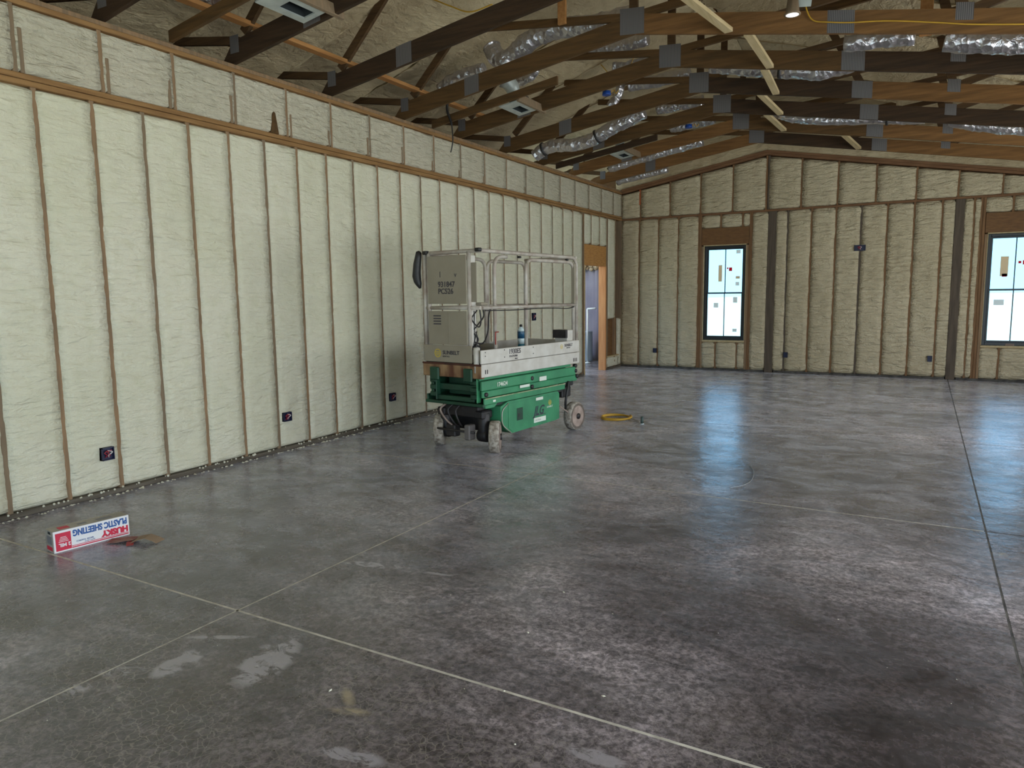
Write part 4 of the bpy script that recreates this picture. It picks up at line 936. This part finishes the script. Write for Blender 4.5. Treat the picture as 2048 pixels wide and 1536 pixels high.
# wheels
def wheel(cx, cy, steer, r=.158, wdt=.10, sd=1):
    t = empty('wheel', (cx, cy, r)); t.parent = lift; t.rotation_euler = (0, 0, steer)
    h = wdt/2
    MB().lathe([(r-.045, -h), (r-.012, -h), (r, -h+.012), (r, h-.012), (r-.012, h), (r-.045, h)], axis='x', n=36).build('tyre', M_TYRE, t)
    MB().lathe([(.0, sd*(h-.006)), (.05, sd*(h-.004)), (.055, sd*(h-.02)), (r-.06, sd*(h-.02)), (r-.046, sd*(h+.0005)), (r-.040, sd*(h+.001))], axis='x', n=32).build('rim', M_RIM, t)
    MB().lathe([(r-.044, sd*h), (r-.014, sd*(h+.0012)), (r-.013, sd*h)], axis='x', n=36).build('sidewall', M_TYRED, t)
    MB().lathe([(.036, sd*(h-.03)), (.032, sd*(h+.014)), (0, sd*(h+.016))], axis='x', n=18).build('hub', M_STEEL, t)
    MB().lathe([(.0, -sd*(h-.004)), (r-.045, -sd*(h-.004))], axis='x', n=24).build('inner_disc', M_STEEL, t)
    return t
wheel(.015, .144, .56); wheel(-WD+.04, .144, .60, sd=-1); wheel(.012, 1.60, 0); wheel(-WD+.03, 1.60, 0, sd=-1)
# axle, steering knuckles and drives
LP(MB().cbox((-WD+.16, .08, .33), (-.14, .22, .45), .012), 'front_axle', M_STEEL)
for x in (-WD+.13, -.12):
    LP(MB().lathe([(.055, .12), (.06, .16), (.06, .36), (.045, .40), (.0, .405)], (x, .144, 0), n=18), 'steering_knuckle', M_STEEL)
    LP(MB().cbox((x-.05, .06, .33), (x+.05, .22, .41), .012), 'knuckle_bracket', M_STEEL)
    LP(MB().lathe([(.06, -.055), (.065, -.04), (.065, .04), (.05, .06)], (x, .144, .158), 'x', 18), 'drive_motor', M_STEEL)
LP(MB().cbox((-WD+.22, .03, .13), (-WD+.34, .12, .25), .01), 'motor_block', M_STEEL)
LP(MB().cbox((-.26, .0, .12), (-.19, .10, .27), .01), 'drive_motor', mat('grey_cast_metal', srgb(104, 98, 96), .6))
LP(MB().tube([(-WD+.12, .02, .20), (-.14, .02, .20)], .012, 8), 'tie_rod', M_STEEL)
for s_ in (0, 1, 2):
    LP(MB().tube(spline([(-WD+.24+s_*.09, .02, .46), (-WD+.20+s_*.10, -.02, .40), (-WD+.26+s_*.08, .0, .30), (-WD+.30+s_*.06, .05, .24)], 6), .010, 7), 'hydraulic_hose', M_STEEL if s_ else M_RIM)
# control cables and box on the platform
xc = -.15
for pts in ([(xc, .06, 1.35), (xc-.01, .05, 1.22), (xc, .10, 1.12), (xc, .07, 1.0)], [(xc, .10, 1.38), (xc, .02, 1.30), (xc, .12, 1.22), (xc, .16, 1.28), (xc, .14, 1.40)],
            [(xc, .05, 1.20), (xc, .12, 1.25), (xc, .20, 1.32), (xc, .19, 1.40)], [(xc, .05, 1.08), (xc, .18, 1.06), (xc, .26, 1.16), (xc, .28, 1.32), (xc, .31, 1.40)],
            [(xc, .05, 1.16), (xc+.01, .10, 1.10), (xc, .04, 1.04), (xc, .09, 1.18)], [(xc+.03, .05, 1.06), (xc+.02, .03, .98), (xc+.02, .10, .95), (xc+.02, .12, 1.02), (xc+.02, .05, 1.05)]):
    LP(MB().tube(spline(pts, 8), .0075, 7), 'control_cable', M_STEEL)
LP(MB().cbox((-.17, .04, 1.0), (-.15, .075, 1.38)), 'cable_channel', M_STEEL)
LP(MB().cbox((-.17, .10, zm+.02), (-.09, .20, zm+.05), .008), 'control_box', M_PANEL)
LP(MB().cbox((-.30, .30, .885), (-.07, .32, 1.05)), 'deck_divider', M_PANEL)
LP(MB().cbox((-.20, 1.53, .885), (-.03, 1.66, 1.13), .008), 'outlet_housing', M_WHT)
LP(MB().box((-.201, 1.49, 1.04), (-.03, 1.53, 1.13)), 'housing_flap', M_STEEL)
LP(MB().tube(bend([(.0, .19, 1.05), (.0, .19, 1.17), (.0, .24, 1.17)], .02), .006, 7), 'red_handle', mat('red_paint', srgb(150, 60, 50), .5))
LP(MB().tube(spline([(xr+.01, .05, zm-.025), (xr+.015, .5, zm-.03), (xr+.015, .9, zm-.024), (xr+.015, 1.25, zm-.028), (xr+.015, 1.5, zm-.036), (xr, 1.66, zm-.02)], 6), .006, 6), 'rail_cable', M_STEEL)
# bottle on the deck, cloth on the rail
lm = lift.matrix_basis.copy()
def lw(p): return Matrix.Translation(lift.location) @ Matrix.Rotation(-LT, 4, 'Z') @ Vector(p)
bo = empty('water_bottle', lw((-.27, .98, .886)), label='clear drinks bottle with blue label and black cap on the lift platform', category='bottle')
M_PET = mat('clear_plastic', srgb(190, 206, 208), .12); M_PETB = mat('teal_drink', srgb(20, 104, 124), .2)
MB().lathe([(.034, 0), (.037, .006), (.037, .10), (.036, .115)], n=24).build('drink', M_PETB, bo)
MB().lathe([(.036, .115), (.037, .17), (.036, .175)], n=24).build('bottle_body', M_PET, bo)
MB().lathe([(.0375, .175), (.0378, .245), (.0370, .25)], n=24).build('bottle_label', mat('blue_label', srgb(44, 92, 122), .4, var=srgb(20, 60, 90), scale=40), bo)
MB().lathe([(.037, .25), (.033, .272), (.018, .295), (.014, .30)], n=24).build('shoulder', M_PET, bo)
MB().lathe([(.016, .298), (.016, .322), (.0, .324)], n=18).build('cap', M_BLACK, bo)
cv = lw((-WD-.02, -.02, 0))
cb = empty('work_glove', (cv.x, cv.y, 1.60), label='black cloth hanging over the left front corner of the lift rail', category='cloth')
mb = MB(); U, V = np.meshgrid(np.linspace(0, 1, 9), np.linspace(0, 1, 14))
vs = []
prof = [(.015, .36), (.03, .35), (.05, .30), (.075, .24), (.095, .16), (.10, .12), (.08, .07), (.05, .04), (.02, .0)]
mb.tube([(-(.0+.5*p[0]), .0, p[1]) for p in prof], [.012, .03, .035, .04, .042, .045, .04, .032, .012], 10).build('cloth_fold', M_BLACK, cb)

# ------------------------------------------------------------------ box of plastic sheeting
P0 = Vector((.985, 2.262, 0)); P1 = Vector((1.050, 2.700, 0)); ux = (P1-P0).normalized(); uy = Vector((-ux.y, ux.x, 0)); Lb = (P1-P0).length; Hb = .132; Wb = .118
bx = empty('sheeting_box', P0, math.atan2(ux.y, ux.x), label='white carton of plastic sheeting with red and blue print lying on the floor', category='box')
M_CARD = mat('white_card', srgb(224, 222, 222), .5); M_CARDG = mat('card_top', srgb(170, 164, 154), .6, var=srgb(150, 144, 134), scale=12); M_RED = mat('red_ink', srgb(196, 30, 62), .5); M_BLU = mat('blue_ink', srgb(36, 84, 150), .5)
M_BROWN = mat('raw_cardboard', srgb(140, 118, 96), .8); M_GREYP = mat('grey_print', srgb(120, 120, 124), .6)
e = .002
MB().box((0, 0, 0), (Lb, e, Hb)).build('front_face', M_CARD, bx); MB().box((0, Wb-e, 0), (Lb, Wb, Hb)).build('back_face', M_CARD, bx)
tp = MB().box((0, e, Hb-e), (Lb, Wb-e, Hb)).build('top_face', M_CARDG, bx); MB().box((0, e, 0), (Lb, Wb-e, e)).build('bottom_face', M_CARD, bx)
en = MB().box((-.001, 0, 0), (e, Wb, Hb)).build('end_face', M_CARDG, bx); MB().box((Lb-e, e, e), (Lb, Wb-e, Hb-e)).build('end_face', M_CARD, bx)
MB().box((.012, -.0012, .008), (.098, -.0002, Hb-.014)).build('red_square', M_RED, bx)
for z0, z1 in ((.008, .015), (.019, .023)): MB().box((.10, -.0012, z0), (Lb-.006, -.0002, z1)).build('red_stripe', M_RED, bx)
# upside-down print on the front face: text x runs to -x, text up runs down
ff = lambda x, z: frame((x, -.0014, z), (-1, 0, 0), (0, 0, -1))
text('PLASTIC SHEETING', .054, ff(Lb-.012, .117), M_BLU, bx, sx_=.70, bold=.0022)
text('HUSKY', .050, ff(Lb-.008, .064), M_RED, bx, sx_=1.0, bold=.0034)
for q, (xx, s_) in enumerate(((.225, 'BACHE'), (.18, 'PLASTICO'))): text(s_, .012, ff(xx, .048-q*.0), M_BLU, bx)
text('10 FT x 25 FT', .011, ff(.235, .035), M_BLU, bx)
text('2 MIL', .030, ff(.094, .052), M_CARD, bx, bold=.001, sx_=.95)
for q in range(4): MB().box((.028+q*.004, -.0016, .062+q*.009), (.084-q*.004, -.0012, .065+q*.009)).build('print_line', M_CARD, bx)
MB().box((.05, .03, Hb), (.11, .085, Hb+.0006)).build('red_print', M_RED, tp); MB().box((.16, .04, Hb), (.21, .07, Hb+.0006)).build('grey_print', M_GREYP, tp); MB().box((.27, .03, Hb), (.36, .08, Hb+.0006)).build('grey_print', M_GREYP, tp)
MB().box((-.0018, .02, .05), (-.0011, .09, .10)).build('grey_print', M_GREYP, en); MB().box((-.0018, .015, .01), (-.0011, .1, .035)).build('red_print', M_RED, en)
MB().box((-.0022, .03, Hb-.02), (-.0011, .07, Hb-.004)).build('end_slot', M_DARK, en)
# torn flap of card beside the box
fp0 = empty('cardboard_flap', (1.10, 2.59, 0), label='curled strip of torn red and brown cardboard on the floor by the white carton', category='cardboard')
def strip(c, wv, m, nm):
    vs = []; fs = []
    n = len(c)
    for i, p in enumerate(c):
        p = Vector(p); t_ = (Vector(c[min(i+1, n-1)])-Vector(c[max(i-1, 0)])).normalized(); s_ = t_.cross(Vector((0, 0, 1))).normalized()
        vs += [p+s_*wv[i], p-s_*wv[i]]
    for i in range(n-1): fs.append((2*i, 2*i+1, 2*i+3, 2*i+2))
    o = MB().add(vs, fs).build(nm, m, fp0, fix=False); o.modifiers.new('t', 'SOLIDIFY').thickness = .002
strip([(-.03, -.04, .004), (.02, .0, .006), (.07, .03, .014), (.12, .05, .018)], [.045, .05, .045, .03], mat('red_brown_card', srgb(132, 62, 60), .7, var=srgb(150, 120, 104), scale=30), 'red_strip')
strip([(.11, .01, .004), (.15, .05, .026), (.19, .08, .034), (.24, .10, .018), (.27, .11, .004)], [.04, .045, .045, .04, .04], M_BROWN, 'brown_strip')
strip([(.10, .06, .006), (.13, .0, .010), (.17, -.03, .004)], [.02, .022, .02], mat('red_card', srgb(150, 54, 54), .7), 'red_strip')

# ------------------------------------------------------------------ hose and pipe stub
hs = empty('air_hose', (2.285, 8.16, 0), label='small coil of yellow hose on the floor right of the lift', category='hose')
pts = []
for k in range(76):
    a = k/24*2*math.pi; r = .165+.010*math.sin(a*.37)+.004*k/24; pts.append((r*math.cos(a), r*math.sin(a)*1.05, .014+.006*k/24+.004*math.sin(a*1.3)))
MB().tube(pts, .011, 8).build('hose_coil', M_YEL, hs)
MB().tube(spline([(.17, .02, .025), (.24, -.02, .012), (.33, -.10, .010)], 6), .006, 6).build('hose_tail', M_PANEL, hs)
ps = empty('pipe_stub', (2.68, 7.975, 0), label='short dark pipe stub standing up from the floor beside the yellow hose', category='pipe')
MB().lathe([(.018, .0), (.018, .088), (.014, .088), (.014, .03), (0, .03)], n=20).build('pipe_wall', mat('dark_green_pipe', srgb(64, 80, 76), .5), ps)
MB().lathe([(.024, .0), (.024, .006), (.018, .007)], n=20).build('collar', M_PVC, ps)
cable([(4.21, 6.48, .004), (4.30, 6.2, .004), (4.34, 5.9, .004), (4.31, 5.72, .004), (4.24, 5.60, .004)], .0018, mat('pale_grey_wire', srgb(160, 160, 160), .6), 'loose_wire', 'thin pale wire lying on the floor between the window reflection and the lift', 'wire', 6)

# ------------------------------------------------------------------ crumbs
def crumbs(n, gen, lab, smin, smax, name='foam_crumbs', m=M_CRUMB):
    mb = MB(); rr = random.Random(11)
    for k in range(n):
        x, y = gen(rr); s_ = rr.uniform(smin, smax)
        o_ = [Vector((rr.uniform(-1, 1), rr.uniform(-1, 1), rr.uniform(-.2, .8))).normalized()*s_*rr.uniform(.6, 1) for _ in range(4)]
        a = rr.uniform(0, 6.28); dx, dy = math.cos(a), math.sin(a); h = s_*.7; l = s_*rr.uniform(.8, 2.0)
        vs = [(x-dx*l, y-dy*l, 0), (x+dy*s_, y-dx*s_, 0), (x+dx*l, y+dy*l, 0), (x-dy*s_, y+dx*s_, 0), (x+rr.uniform(-.3, .3)*s_, y, h), (x+dx*l*.5, y+dy*l*.5, h*.8)]
        mb.add(vs, [(0, 1, 4), (1, 5, 4), (1, 2, 5), (2, 3, 5), (3, 4, 5), (3, 0, 4), (0, 3, 2, 1)])
    o = mb.build(name, m, kind='stuff'); o['label'] = lab; o['category'] = 'debris'
crumbs(380, lambda r: (.012+abs(r.gauss(0, .02)), r.uniform(1.5, 11.8)), 'trimmed foam crumbs along the foot of the left wall', .004, .014)
crumbs(110, lambda r: (r.uniform(1.6, 6.6), r.uniform(.9, 6.5)), 'tiny pale crumbs scattered over the grey concrete floor', .001, .0026, 'floor_crumbs')
crumbs(7, lambda r: r.choice([(3.55, 1.93), (4.15, 2.25), (4.0, 2.72), (3.95, 3.2), (4.5, 2.4), (4.35, 1.98), (3.3, 2.35)]), 'few larger white chips on the floor in the foreground', .004, .006, 'floor_chips')
# lumps of foam left along the bottom plate
mb = MB(); rr = random.Random(5)
for k in range(170):
    y = rr.uniform(1.6, 11.9); s_ = rr.uniform(.004, .012)
    mb.lathe([(0, -s_), (s_, -s_*.3), (s_*.8, s_*.5), (0, s_)], (.004, y, .040+rr.uniform(-.006, .004)), n=5)
mb.build('foam_lumps', M_CRUMB, wl, kind='stuff')
